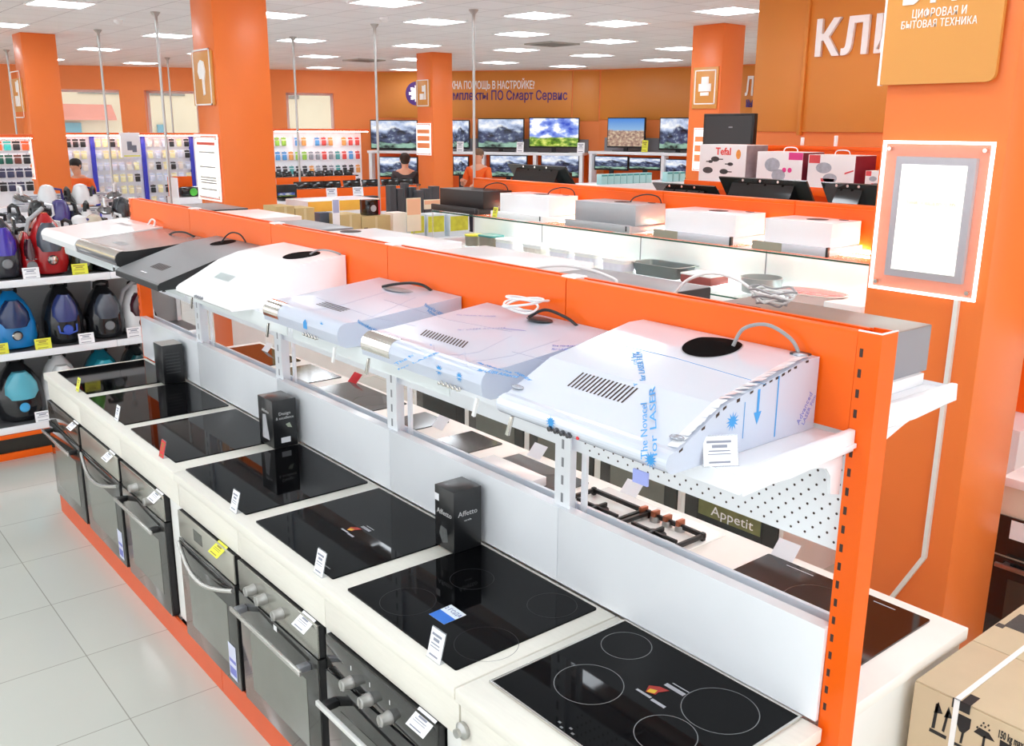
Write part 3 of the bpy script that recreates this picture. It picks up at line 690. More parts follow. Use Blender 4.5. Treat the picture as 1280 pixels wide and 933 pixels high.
g = MB(); g.prism([(1.775, z0+.085), (1.755, z0+.09), (1.745, z0+.105), (1.765, z0+.11)], 'y', 3.6993, 3.6998); g.build('leaf_print', mat('pale leaf print', (170, 178, 160), .5), t, L1)
g = MB(); g.prism([(3.74, z0+.03), (3.81, z0+.03), (3.80, z0+.14), (3.77, z0+.145)], 'x', 1.6843, 1.6848); g.build('picture', mat('pale kettle print', (190, 190, 195), .4, var=.2, scale=40), t, L1)
t, L1, z0, z1 = kettle_box('farthest black product carton with a pale top, by the vacuum shelves', 5.06, 5.19, [])
MB().box(1.687, 1.798, 5.062, 5.188, z1, z1+.002).build('pale_top', mat('silver lid print', (196, 194, 188), .4), t, L1)
g = MB()
for k in range(7): g.box(1.70, 1.78, 5.0593, 5.0598, z0+.06+k*.018, z0+.064+k*.018)
g.build('text_lines', mat('dark grey print', (70, 70, 72), .5), t, L1)

# ------------------------------------------------------------------ ovens
def oven(i, kind, label):
    y0, y1 = OVY[i]; y0 += .003; y1 -= .003; L1 = (1.24, (y0+y1)/2, .12); t = thing('built_in_oven', label, 'oven', L1); W = y1-y0
    b = MB(); b.box(1.262, 1.78, y0+.01, y1-.01, .125, .69); b.box(1.2385, 1.2625, y0, y1, .124, .572); b.box(1.2425, 1.2625, y0, y1, .58, .697); b.build('body', BLK, t, L1)
    zc = .575                    # lower edge of the control panel
    steel = mat('oven steel', (176, 175, 168), .26, metal=.85, var=.05, scale=30, stretch=(1, 10, 1))
    dark = kind in ('glass', 'tilt')
    cp = MB(); cp.box(1.236, 1.242, y0, y1, zc+.004, .698, .002); cpo = cp.build('control_panel', {'glass': OVB, 'tilt': mat('smoked brown glass', (88, 76, 68), .1, coat=.4), 'steel': steel, 'bow': mat('pale steel panel', (188, 186, 176), .3, metal=.7, var=.04, scale=20)}[kind], t, L1)
    d = MB(); d.box(1.232, 1.238, y0, y1, .124, zc, .002)
    do = d.build('door', OVB if kind == 'glass' else OVG, t, L1)
    MB().box(1.2305, 1.2318, y0+.085, y1-.085, .20, zc-.11, 0).build('window', OVGI if kind != 'glass' else mat('smoked window', (70, 71, 68), .08, coat=.5), do, L1)
    if kind in ('steel', 'tilt'):
        zh = zc-.045; h = MB(); h.box(1.180, 1.19, y0+.03, y1-.03, zh-.009, zh+.009, .002)
        h.build('handle', mat('pale steel handle', (205, 204, 200), .25, metal=.7), do, L1)
        for yy in (y0+.045, y1-.075): MB().box(1.19, 1.232, yy, yy+.03, zh-.011, zh+.011, .003).build('handle_mount', BLK if i != 1 else mat('grey metal mount', (150, 152, 158), .3, metal=.5), do, L1)
    elif kind == 'bow':
        pts = [(1.228-.035*math.sin(PI*k/16), y0+.005+(W-.01)*k/16, zc-.02-.055*math.sin(PI*k/16)) for k in range(17)]
        h = MB(); h.tube(pts, .009, 10); h.build('handle', mat('pale steel handle', (205, 204, 200), .25, metal=.7), do, L1)
        MB().prism([(y0+.01+(W-.02)*k/16, zc-.012-.045*math.sin(PI*k/16)) for k in range(17)], 'x', 1.2302, 1.2318).build('dark_recess', BLKS, do, L1)
    else:
        zh = zc-.085; h = MB(); h.box(1.174, 1.186, y0+.01, y1-.03, zh-.009, zh+.009, .002); h.build('handle', mat('white handle bar', (222, 222, 220), .25), do, L1)
        for yy in (y0+.05, y1-.08): MB().box(1.186, 1.232, yy, yy+.03, zh-.012, zh+.012, .003).build('handle_mount', BLK, do, L1)
    kn = {'glass': [(450, 860), (470, 879), (491, 897)], 'steel': []}.get(kind, [])
    ks = []
    if kind == 'glass': ks = [(2.265, .605), (2.155, .603), (2.045, .601)]
    elif kind == 'steel' and i == 1: ks = [(2.955, .635), (2.865, .635), (2.735, .635)]
    elif kind == 'steel': ks = [(4.22, .635), (4.02, .635)]
    for yy, zz in ks:
        k = MB(); k.lathe([(.021, 0), (.021, -.008), (.019, -.012), (.018, -.034), (.015, -.037)], (1.236, yy, zz), 20, 'x'); k.box(1.1975, 1.2, yy-.002, yy+.002, zz-.016, zz+.016)
        k.build('knob', mat('satin knob', (176, 175, 172), .3, metal=.6), cpo, L1)
        if kind == 'glass': MB().box(1.2355, 1.2359, yy-.002, yy+.002, zz+.04, zz+.055).build('dial_mark', WPLA, cpo, L1)
    if kind == 'bow' and i == 2: MB().box(1.2352, 1.2359, 3.44, 3.53, .62, .67).build('display', mat('dim display', (80, 80, 74), .2), cpo, L1)
    if kind == 'glass': pass
    if kind in ('steel',) and i == 1:
        MB().box(1.2312, 1.2319, 2.775, 2.80, zc-.03, zc-.01).build('brand_badge', WPLA, do, L1)
    if i in (2, 4):
        s = MB(); s.box(1.2297, 1.2303, y0+.03, y0+.1, .15, .30); so_ = s.build('energy_sticker', mat('bluish sticker', (214, 218, 240), .4), do, L1)
        s = MB(); s.box(1.2293, 1.2297, y0+.035, y0+.095, .165, .20); s.box(1.2293, 1.2297, y0+.035, y0+.095, .22, .235); s.build('sticker_print', mat('violet blue print', (120, 124, 200), .5), so_, L1)
    return t
oven(0, 'glass', 'nearest built-in oven, black glass with three silver knobs')
oven(1, 'steel', 'second nearest oven, steel with three knobs and a straight bar handle')
oven(2, 'bow', 'third nearest oven with curved handle, small display and yellow price card')
oven(3, 'steel', 'fourth nearest oven, two knobs and a handle on black mounts')
oven(4, 'bow', 'fifth nearest oven with curved handle and violet sticker on the door')
oven(5, 'tilt', 'farthest oven of the row, brown glass panel with a long bar handle')

# ------------------------------------------------------------------ price cards
def price_card(label, loc, rotz, tilt=.35, size=(.05, .075), m=None, holder=True, name='price_card', grp=None):
    """stands on loc, faces local -y, leaning back"""
    t = thing(name, label, 'price card', loc, rotz, grp); w_, h_ = size; T = Matrix.Rotation(-tilt, 4, 'X')
    b = MB().box(-w_/2, w_/2, 0, .0012, .002, h_); b.move(T); b.build('card', m or PAPER, t)
    g = MB()
    for a, c, e in ((.78, .86, .8), (.62, .72, .5), (.5, .54, .7), (.4, .43, .75), (.12, .18, .7)): g.box(-w_/2*e, w_/2*e*.8, -.0006, 0, h_*a, h_*c)
    g.move(T).build('print', TXG if (m is None or m is PAPER) else mat('faint dark print', (150, 130, 60), .6), t)
    if holder:
        g = MB(); g.box(-w_/2-.002, w_/2+.002, .002, .003, 0, h_+.003); g.move(T); g.box(-w_/2-.002, w_/2+.002, -.002, .03, 0, .0012); g.build('holder', GLA, t)
    return t
HW = -PI/2    # facing the camera aisle (-x)
cards = [((541, 826), 'clear price stand with white card before the sticker hob', None, (.06, .085)), ((397, 719), 'clear price stand with white card before the smeared hob', None, (.055, .08)),
         ((291, 640), 'clear price stand with white card before the middle carton hob', None, (.055, .08)), ((201, 572), 'small red price card standing at the worktop joint', RED, (.05, .075)),
         ((145, 526), 'white price card leaning before the sixth hob', None, (.05, .075)), ((106, 488), 'yellow price card standing before the farthest hob', YEL, (.05, .075))]
for px, lab, m, sz in cards:
    p = at(*px, Z=.861); p.x = min(p.x, 1.275); price_card(lab, (p.x, p.y, .8605), HW, .25, sz, m)
for px, lab, m in (((525, 897), 'white price card on the nearest oven, right of its knobs', None), ((378, 774), 'white price card clipped on the second nearest oven', None), ((271, 684), 'yellow price card clipped on the third nearest oven', YEL),
                   ((193, 620), 'white price card clipped on the fourth nearest oven', None), ((134, 567), 'white price card clipped on the fifth nearest oven', None), ((89, 527), 'white price card clipped on the farthest oven', None)):
    p = at(*px, X=1.222)
    price_card(lab, (1.20, p.y, .668), HW, .95, (.085, .06), m, False)
# ------------------------------------------------------------------ range hoods on the shelf facing the camera
def arc(cx, cz, r, a0, a1, n=6): return [(cx+r*math.cos(math.radians(a0+(a1-a0)*k/n)), cz+r*math.sin(math.radians(a0+(a1-a0)*k/n))) for k in range(n+1)]
ZS = 1.5905
def hood(label, y0, y1, prof, mat_, side=None, loc=None, name='range_hood'):
    L1 = (1.6, (y0+y1)/2, ZS); t = thing(name, label, 'range hood', L1)
    b = MB(); b.prism(prof, 'y', y0, y1)
    o = b.build('body', mat_, t, L1, ang=14)
    if side:
        for yy in (y0-.0012, y1): MB().prism(prof, 'y', yy, yy+.0012).build('side_panel', side, t, L1)
    return t, L1, o
def on_prof(prof_top, x):
    """height of the upper outline at x"""
    for (xa, za), (xb, zb) in zip(prof_top[:-1], prof_top[1:]):
        if min(xa, xb) <= x <= max(xa, xb) and xa != xb: return za+(zb-za)*(x-xa)/(xb-xa)
    return prof_top[-1][1]
def slots(t, L1, top, xa, xb, ya, yb, n, m=SLOT, name='vent_slot', wid=.45, slant=0):
    g = MB(); st = (yb-ya)/n
    for k in range(n):
        y = ya+k*st; za, zb = on_prof(top, xa)+.0006, on_prof(top, xb)+.0006
        g.poly([(xa, y, za), (xa, y+st*wid, za), (xb, y+slant+st*wid, zb), (xb, y+slant, zb)])
    return g.build(name, m, t, L1)
def hole(t, L1, c, r, rim=None, depth=.0):
    c = Vector(c); g = MB(); g.mi = 0; g.lathe([(r, .0), (r, .0012), (r*.985, .0014), (.001, .0014)], c, 36); o = g.build('duct_opening', SLOT, t, L1)
    if rim: MB().lathe([(r*1.06, 0), (r*1.06, .003), (r, .004), (r, .0015)], c, 36).build('collar', rim, o, L1)
    return o
def cable(t, L1, pts, r=.004, m=CAB, n=8, name='cable'):
    P = [Vector(p) for p in pts]; out = []
    for i in range(len(P)-1):
        a, b, c, d = P[max(i-1, 0)], P[i], P[i+1], P[min(i+2, len(P)-1)]
        for k in range(6):
            s = k/6; out.append(.5*((2*b)+(-a+c)*s+(2*a-5*b+4*c-d)*s*s+(-a+3*b-3*c+d)*s**3))
    out.append(P[-1]); return MB().tube(out, r, n).build(name, m, t, L1)
def onhood(top, px, py):
    z = 1.68
    for _ in range(12): p = at(px, py, Z=z); z = on_prof(top, min(max(p.x, top[0][0]), 1.83))
    return Vector((p.x, p.y, z))
def film_text(t, L1, top, s, a, b, size, m):
    p, q = onhood(top, *a), onhood(top, *b); R_ = q-p; x = (p.x+q.x)/2
    d = Vector((.02, 0, on_prof(top, x+.01)-on_prof(top, x-.01))); Nn = d.cross(Vector((0, 1, 0))).normalized()
    text(s, size, (p+q)/2+Nn*.0012, R_, Nn.cross(R_), m, 'film_lettering', t, L1, ext=.0003, width=R_.length)
def film_line(t, L1, top, pts, m, r=.0005, name='film_crease'):
    P = [onhood(top, *q) for q in pts]; out = []
    for a, b in zip(P[:-1], P[1:]):
        for k in range(6): c = a.lerp(b, k/6); out.append((c.x, c.y, on_prof(top, c.x)+.0004))
    out.append(P[-1]); MB().tube(out, r, 4).build(name, m, t, L1)
def shole(t, L1, top, px, py, r, rim=None):
    c = onhood(top, px, py); c.x = min(c.x, 1.825-r)
    g = MB(); xs_ = [c.x-r*math.cos(PI*k/24) for k in range(25)]; hw = [math.sqrt(max(0, r*r-(x-c.x)**2)) for x in xs_]
    g.loft([[(x, c.y-h_, on_prof(top, x)+.0012), (x, c.y+h_, on_prof(top, x)+.0012)] for x, h_ in zip(xs_[1:-1], hw[1:-1])], closed=False, caps=False); o = g.build('duct_opening', mat('dark duct', (5, 5, 6), .8, spec=.05), t, L1)
    g = MB(); R1 = [(c.x+r*math.cos(a), c.y+r*math.sin(a), on_prof(top, c.x+r*math.cos(a))+.0012) for a in [2*PI*k/36 for k in range(36)]]; R2 = [(c.x+r*1.04*math.cos(a), c.y+r*1.04*math.sin(a), on_prof(top, c.x+r*1.04*math.cos(a))+.0006) for a in [2*PI*k/36 for k in range(36)]]
    g.loft([R1, R2], caps=False); g.build('collar', rim or GREYM, o, L1); return c
def btn(t, L1, ys, x, z, r=.006, m=CHROME):
    for y in ys: MB().lathe([(r*1.25, 0), (r*1.25, -.002), (r, -.003), (r, -.009), (r*.7, -.010)], (x, y, z), 12, 'x').build('button', m, t, L1)
def star(g, c, R, U, r=.022):
    c, R, U = Vector(c), Vector(R).normalized(), Vector(U).normalized(); n = 12
    pts = [c+(R*math.cos(2*PI*k/(2*n))+U*math.sin(2*PI*k/(2*n)))*(r if k % 2 == 0 else r*.45) for k in range(2*n)]
    n_ = MB(); n_.poly(pts); n_.build('film_star', FBLUE, t, L1)
def dangling(t, L1, x, y, z, m=CHROME):
    g = MB(); g.prism([(y-.004, z), (y+.004, z), (y+.022, z-.05), (y+.012, z-.052)], 'x', x-.006, x+.002, .001); g.build('lamp_cover_clip', m, t, L1)

# 1: nearest hood, sloped, film peeling from its edges
top1 = [(1.3405, 1.6325), (1.352, 1.637), (1.3645, 1.6375), (1.50, 1.704), (1.775, 1.758), (1.832, 1.758)]
prof1 = [(1.832, ZS), (1.352, ZS)]+arc(1.353, 1.6142, .0237, 265, 125, 9)+top1
t, L1, o = hood('nearest range hood, sloped steel with torn blue-printed film and round duct hole', 1.14, 1.672, prof1, FILMW, FILMS)
slots(t, L1, top1, 1.432, 1.482, 1.36, 1.545, 15, slant=.0)
c = shole(t, L1, top1, 890, 433, .07); c.x = 1.757
cable(t, L1, [(1.765, c.y-.045, 1.758), (1.78, c.y-.06, 1.80), (1.80, c.y-.11, 1.815), (1.815, c.y-.165, 1.79), (1.818, c.y-.19, 1.757)], .0045, CABG)
MB().box(1.80, 1.828, c.y-.215, c.y-.175, 1.7575, 1.763, .002).build('cable_gland', DGR, t, L1)
# crumpled film edge along the right side and front corners
random.seed(3); g = MB(); h_ = MB(); N_ = 40
for k in range(N_):
    x = 1.365+(1.80-1.365)*k/N_; x2 = x+(1.80-1.365)/N_; za, zb = on_prof(top1, x), on_prof(top1, x2)
    j1, j2 = random.uniform(.004, .02), random.uniform(.004, .02); e1 = random.uniform(.002, .01)
    g.poly([(x, 1.14+.03, za+.0015), (x2, 1.14+.03, zb+.0015), (x2, 1.14-.001+j2*.3, zb+e1), (x, 1.14-.001+j1*.3, za+e1)])
    if k % 2 == 0 and random.random() < .8: h_.poly([(x, 1.1382, za-.001), (x2, 1.1382, zb-.001), (x2, 1.1382, zb-.004-j2*.25), (x, 1.1382, za-.004-j1*.25)])
g.build('crumpled_film', mat('crumpled clear film', (236, 238, 244), .12, metal=.1, var=.06, scale=50, bump=.5, coat=.5), t, L1, smooth=False)
h_.build('torn_edge', SLOT, t, L1)
g = MB()
for cx, cy_ in ((1.39, 1.165), (1.805, 1.17), (1.385, 1.66)): MB().ell((cx, cy_, on_prof(top1, cx)+.002), (.012, .02, .005), 12, 6).build('film_curl', mat('grey film curl', (170, 174, 184), .2, metal=.4, bump=.5, scale=40), t, L1)
btn(t, L1, [1.478, 1.458, 1.438, 1.418], 1.332, 1.603, .006, mat('dark chrome', (90, 90, 94), .15, metal=1))
MB().lathe([(.004, 0), (.004, -.003)], (1.332, 1.392, 1.603), 8, 'x').build('pilot_lamp', RED, t, L1)
g = MB(); sl = Vector((1.5-1.362, 0, 1.704-1.636)).normalized()
star(g, (1.3288, 1.478, 1.618), MY, UP, .017); star(g, (1.3288, 1.18, 1.614), MY, UP, .018)
sd_ = 1.1384
star(g, (1.53, sd_, 1.665), (1, 0, 0), UP, .022)
g.prism([(1.61, 1.720), (1.618, 1.720), (1.618, 1.67), (1.627, 1.67), (1.614, 1.642), (1.601, 1.67), (1.61, 1.67)], 'y', sd_-.0004, sd_)
MB().box(1.68, 1.684, sd_-.0004, sd_, 1.60, 1.738).build('film_line', FBLUE, t, L1); MB().box(1.567, 1.569, sd_-.0004, sd_, 1.62, 1.70).build('film_line', FBLUE, t, L1); g.build('film_print', FBLUE, t, L1, smooth=False); g = MB()
q = [(1.80, 1.60, 1.7575), (1.79, 1.60, 1.7575)]
g.prism([(1.80, 1.62), (1.80, 1.55), (1.794, 1.55), (1.794, 1.60), (1.788, 1.60), (1.797, 1.63), (1.806, 1.60), (1.80, 1.60)], 'z', 1.7572, 1.7576)
g.build('film_print', FBLUE, t, L1, smooth=False)
zz = lambda x: on_prof(top1, x)+.0008
for s_, a, b in (('The Novacel', (806, 574), (804, 530)), ('for LASER', (818, 572), (814, 522)), ('The Novacel for', (797, 478), (792, 441)), ('for LASER FILM', (804, 476), (799, 440))): film_text(t, L1, top1, s_, a, b, .02, FBLUE)
film_line(t, L1, top1, [(748, 425), (845, 448), (958, 481)], FBLUE)
text('Advanced', .02, (1.79, sd_, 1.645), (.55, 0, .83), (-.83, 0, .55), FVIO, 'film_lettering', t, L1, ext=.0003)
text('LASER Film', .016, (1.808, sd_, 1.638), (.55, 0, .83), (-.83, 0, .55), FVIO, 'film_lettering', t, L1, ext=.0003)
MB().box(1.328, 1.333, 1.185, 1.225, 1.555, 1.583).build('energy_sticker', mat('blue white sticker', (150, 160, 220), .5), t, L1)
dangling(t, L1, 1.345, 1.63, 1.592)

# round-fronted hoods
def round_hood(label, y0, y1, body, side, ztop=1.703, zf=1.672, n_slot=12, sl=(1.455, 1.49), front=1.362, cyl=CHROME, cyl_from=None, film_marks=True):
    top = arc(front+.036, ZS+.042, .037, 178, 75, 8)+[(front+.085, zf), (1.832, ztop)]
    prof = [(1.832, ZS), (front+.03, ZS), (front+.004, ZS+.012)]+top
    t, L1, o = hood(label, y0, y1, prof, body, side)
    if cyl_from:                 # unwrapped shiny end of the rounded front
        a, b_ = cyl_from; pr = arc(front+.036, ZS+.042, .0378, 215, 70, 10); g = MB()
        for (xa, za), (xb, zb) in zip(pr[:-1], pr[1:]): g.poly([(xa, a, za), (xa, b_, za), (xb, b_, zb), (xb, a, zb)])
        g.build('polished_front', cyl, t, L1)
    return t, L1, top
t, L1, top = round_hood('second range hood from the near end, film-wrapped with a polished round front', 1.775, 2.352, FILM, FILMS, 1.705, 1.668, cyl_from=(2.20, 2.353))
slots(t, L1, top, 1.472, 1.518, 2.0, 2.215, 15, wid=.45, slant=.034)
star(0, (1.3615, 1.955, ZS+.045), MY, UP, .017); star(0, (1.3612, 1.865, ZS+.045), MY, UP, .015)
for pts in ([(530, 480), (545, 462), (600, 440), (640, 420)], [(572, 482), (590, 468), (640, 445), (700, 425)], [(560, 400), (640, 415)], [(640, 440), (720, 460)]): film_line(t, L1, top, pts, mat('pale film crease', (170, 176, 205), .5), .0004)
g = MB(); g.prism([(1.66, 2.06), (1.664, 2.06), (1.70, 1.98), (1.706, 1.984), (1.708, 1.955), (1.69, 1.972), (1.696, 1.976)], 'z', on_prof(top, 1.68)+.0007, on_prof(top, 1.68)+.001)
g.build('film_arrow', FVIO, t, L1)
for s_, a, b, m_ in (('The Novacel Sele', (596, 470), (640, 467), FBLUE), ('for LASER Advanced', (598, 477), (648, 472), FBLUE), ('LASER FILM', (645, 466), (662, 476), FBLUE), ('The Novacel', (494, 456), (540, 447), FBLUE), ('for LASER', (497, 463), (548, 441), FBLUE), ('The Novacel for LASER', (690, 433), (742, 433), FVIO), ('for LASER Advanced', (690, 437), (738, 438), FVIO), ('The Novacel for LASER', (570, 394), (620, 396), mat('pale violet print', (176, 180, 214), .5)), ('for LASER Advanced', (572, 413), (632, 410), mat('pale violet print', (176, 180, 214), .5))): film_text(t, L1, top, s_, a, b, .017, m_)
btn(t, L1, [1.945, 1.925, 1.905, 1.885, 1.865], 1.362, 1.603, .005)
c = at(662, 402, X=1.79); c = Vector((1.79, c.y, on_prof(top, 1.79)))
for k in range(4):
    cable(t, L1, [c+Vector((-.03+.06*math.cos(a)*(.7+.1*k), .06*math.sin(a)*(.8+.1*k)+.02-.015*k, .012+.012*k+.025*abs(math.sin(a*.5+k)))) for a in [j*PI/5 for j in range(11)]], .0035, CAB)
cable(t, L1, [c+Vector((-.03, -.03, .01)), c+Vector((0, -.07, .035)), c+Vector((.02, -.14, .02)), c+Vector((.025, -.18, .002))], .0045, CABB)
g = MB(); g.ell(c+Vector((-.005, -.05, .004)), (.03, .05, .004), 14, 6); g.build('duct_opening', DGR, t, L1)
dangling(t, L1, 1.375, 2.33, ZS+.002); dangling(t, L1, 1.372, 1.80, ZS+.002, WPLA)
t, L1, top = round_hood('third range hood from the near end, film-wrapped with a black cable on top', 2.495, 3.012, FILM, FILMS, 1.705, 1.668, cyl_from=(2.90, 3.013))
g = MB()
for k in range(4): x_ = 1.468+k*.011; g.poly([(x_, 2.66, on_prof(top, x_)+.0006), (x_, 2.83, on_prof(top, x_)+.0006), (x_+.005, 2.83, on_prof(top, x_+.005)+.0006), (x_+.005, 2.66, on_prof(top, x_+.005)+.0006)])
g.build('vent_slots', SLOT, t, L1)
g = MB()
g.prism([(y, z) for y, z in ((2.69, ZS+.03), (2.715, ZS+.03), (2.715, ZS+.05), (2.70, ZS+.062), (2.69, ZS+.05))], 'x', 1.3608, 1.3615); star(g, (1.366, 2.60, ZS+.058), MY, UP, .014)
g.build('film_print', FBLUE, t, L1, smooth=False)
for s_, x, z, m_ in (('Novacel for LASER', 1.47, 1.648, FBLUE), ('Advanced Film', 1.50, 1.628, FBLUE), ('Novacel for LASER', 1.72, 1.672, FBLUE), ('Advanced Film', 1.73, 1.652, FBLUE)):
    text(s_, .016, (x, 2.4932, z), (.8, 0, -.5), (.5, 0, .8), m_, 'film_lettering', t, L1, ext=.0003, width=.085)
g = MB()
for pts in ([(480, 375), (560, 400)], [(395, 372), (470, 398), (520, 408)], [(520, 372), (440, 405)], [(384, 401), (415, 385), (500, 360)]): film_line(t, L1, top, pts, mat('pale film crease', (170, 176, 205), .5), .0004)
btn(t, L1, [2.705, 2.685, 2.665, 2.645, 2.625], 1.362, 1.603, .005)
cy_ = at(500, 362, X=1.77).y; g = MB(); g.ell((1.77, cy_, on_prof(top, 1.77)), (.045, .085, .0015), 20, 6); g.build('duct_opening', mat('grey duct opening', (150, 152, 156), .4), t, L1)
cable(t, L1, [(1.745, cy_+.075, 1.70), (1.76, cy_+.03, 1.712), (1.79, cy_-.03, 1.722), (1.81, cy_-.08, 1.72), (1.822, cy_-.12, 1.704)], .005, CABB)
dangling(t, L1, 1.368, 2.985, ZS+.002); dangling(t, L1, 1.368, 2.52, ZS+.002, WPLA)

# 4: white sloped hood
top4 = [(1.346, 1.612), (1.36, 1.624), (1.44, 1.663), (1.53, 1.711), (1.62, 1.738), (1.72, 1.752), (1.832, 1.762)]
prof4 = [(1.832, ZS), (1.352, ZS), (1.345, 1.598)]+top4
t, L1, o = hood('white sloped range hood with a dark round duct hole, middle of the shelf', 3.262, 3.80, prof4, WHITE)
slots(t, L1, top4, 1.44, 1.475, 3.49, 3.64, 1, mat('pale grey vent', (196, 206, 206), .5), wid=1)
slots(t, L1, top4, 1.442, 1.473, 3.495, 3.635, 24, mat('grey vent line', (160, 168, 168), .5), wid=.4)
hc = shole(t, L1, top4, 377, 319, .075, WHITE)
cable(t, L1, [(1.75, hc.y-.03, 1.757), (1.77, hc.y-.06, 1.775), (1.80, hc.y-.10, 1.775), (1.82, hc.y-.15, 1.765)], .004, CABG)
btn(t, L1, [3.58, 3.56, 3.54, 3.52], 1.346, 1.606, .005, GREYM); dangling(t, L1, 1.36, 3.66, ZS+.002)

# 5: grey-topped hood with black sides
top5 = [(1.336, 1.598), (1.342, 1.604), (1.576, 1.678), (1.669, 1.704), (1.832, 1.724)]
prof5 = [(1.832, ZS), (1.43, ZS), (1.428, 1.574), (1.337, 1.572), (1.334, 1.588)]+top5
t, L1, o = hood('grey wedge range hood with black sides, between the white hood and the steel one', 3.982, 4.54, prof5, mat('grey satin hood top', (128, 130, 132), .35, metal=.4, var=.03), mat('black hood side', (30, 31, 33), .45))
MB().prism([(1.3325, 1.571), (1.3365, 1.570), (1.336, 1.597), (1.3325, 1.594)], 'y', 3.981, 4.541).build('front_edge', mat('black hood side', (30, 31, 33), .45), t, L1)
slots(t, L1, top5, 1.42, 1.465, 4.17, 4.33, 8, wid=.55)
g = MB(); g.box(1.372, 1.382, 4.24, 4.27, 1.6150, 1.6162); g.box(1.372, 1.382, 4.28, 4.31, 1.6150, 1.6162); g.build('touch_mark', PAPER, t, L1)
hc = shole(t, L1, top5, 300, 300, .06, DGR)
cable(t, L1, [(1.757, hc.y, 1.718), (1.775, hc.y-.02, 1.75), (1.79, hc.y-.06, 1.768), (1.81, hc.y-.10, 1.76), (1.822, hc.y-.13, 1.726)], .0035, CABB)
# 6 and 7
t, L1, top = round_hood('steel range hood with black side cheeks, second from the far end', 4.625, 5.278, mat('satin steel hood', (176, 172, 172), .25, metal=.7, var=.04), mat('black hood side', (30, 31, 33), .45), 1.70, 1.668, cyl_from=(4.63, 5.277))
slots(t, L1, top, 1.47, 1.51, 4.86, 5.02, 1, mat('grey vent plate', (150, 150, 150), .4), wid=1)
c = at(238, 292, X=1.78); cable(t, L1, [(1.76, 5.0, on_prof(top, 1.76)), (1.77, 4.93, 1.712), (1.79, 4.85, 1.715), (1.81, 4.78, on_prof(top, 1.81))], .005, CABB)
t, L1, top = round_hood('white round-fronted range hood at the far end of the shelf', 5.30, 5.985, WHITE, None, 1.705, 1.668)
slots(t, L1, top, 1.72, 1.75, 5.55, 5.75, 1, mat('grey vent plate', (150, 150, 150), .4), wid=1)
cable(t, L1, [(1.80, 5.36, on_prof(top, 1.8)), (1.82, 5.38, 1.73), (1.825, 5.45, 1.735), (1.82, 5.5, 1.705)], .005, CAB)
# clear price stand on the near end of the shelf and the black strap hanging at the far end
p = at(922, 572, Y=1.10)
price_card('clear price stand with white card standing on the near shelf end before the nearest hood', (1.462, 1.108, 1.5898), -.55, .30, (.072, .062))
st = MB()
for k in range(3):
    pts = [(1.70+.03*k+.02*math.sin(j*.8+k), 5.0-.04*k-.012*j, 1.585-.03*j) for j in range(7)]; st.tube(pts, .010, 6)
solo(st, 'plug_cable', CABB, 'bundle of black plug cables hanging under the steel hood', 'cable', (1.70, 5.0, 1.58))

# ------------------------------------------------------------------ hoods on the rear shelf (only their tops show over the orange panel)
ZR = 1.6245
def flat_hood(label, x1, y0, y1, zt, m, side=None, hole_at=None, base=True, name='range_hood'):
    L1 = (2.1, (y0+y1)/2, ZR); t = thing(name, label, 'range hood', L1)
    if base: b = MB(); b.box(1.925, x1-.03, y0-.012, y1+.012, ZR, ZR+.03, .002); b.build('base_tray', WHITE, t, L1)
    z0 = ZR+(.0305 if base else 0)
    b = MB(); b.box(1.925, x1, y0, y1, z0, zt, .002); b.build('body', m, t, L1)
    if side:
        MB().box(1.925, x1, y0-.0012, y0-.0002, z0, zt-.002).build('side_panel', side, t, L1)
    if hole_at: hole(t, L1, (hole_at[0], hole_at[1], zt-.0002), .055)
    return t, L1
t, L1 = flat_hood('grey box-shaped range hood nearest on the rear shelf, with coiled white cable on top', 2.305, 1.125, 1.66, 1.775, mat('warm grey hood top', (150, 146, 142), .3, metal=.3, var=.03), GREYM)
c = at(1000, 378, Z=1.785); c.x = 2.12; c.y = min(1.60, max(1.3, c.y))
for k in range(7):
    r_ = .035+.004*k; ph = random.random()*6
    cable(t, L1, [c+Vector((r_*math.cos(a+ph)*.8+.015*random.random(), r_*math.sin(a+ph)*1.2, .005+.006*k+.012*abs(math.sin(2*a+ph)))) for a in [j*PI/5 for j in range(11)]], .003, CAB if k % 3 else CABG, name='coiled_cable')
cable(t, L1, [c+Vector((0, .04, .03)), c+Vector((.01, .12, .06)), c+Vector((.0, .2, .07)), c+Vector((-.02, .27, .045)), c+Vector((-.03, .31, .0))], .0045, CAB)
MB().box(c.x-.07, c.x-.01, c.y+.02, c.y+.1, 1.7752, 1.785, .003).build('cable_gland', mat('dark blue grey gland', (60, 66, 80), .5), t, L1)
t, L1 = flat_hood('grey-topped dark range hood on the rear shelf with a white cable loop', 2.32, 1.845, 2.36, 1.775, mat('grey hood top', (140, 141, 145), .35, metal=.2, var=.03), mat('black hood side', (30, 31, 33), .45), base=False)
cable(t, L1, [(2.0, 2.36, 1.776), (2.02, 2.34, 1.80), (2.07, 2.26, 1.815), (2.1, 2.16, 1.81), (2.12, 2.07, 1.79), (2.12, 2.06, 1.777)], .005, CAB)
hole(t, L1, (1.99, 2.15, 1.775), .04)
flat_hood('flat white range hood on the rear shelf, left of the white cable loop', 2.42, 2.47, 3.12, 1.772, WHITE)
t, L1 = flat_hood('flat white range hood with a dark duct hole, on the rear shelf near the cartons', 2.40, 3.26, 3.97, 1.775, WHITE)
hc = at(446, 288, Z=1.7755); hole(t, L1, (hc.x-.05, min(3.9, hc.y), 1.7755), .05)
flat_hood('flat grey range hood on the rear shelf, behind the second pillar foot', 2.33, 4.06, 4.56, 1.775, mat('grey hood top', (140, 141, 145), .35, metal=.2))
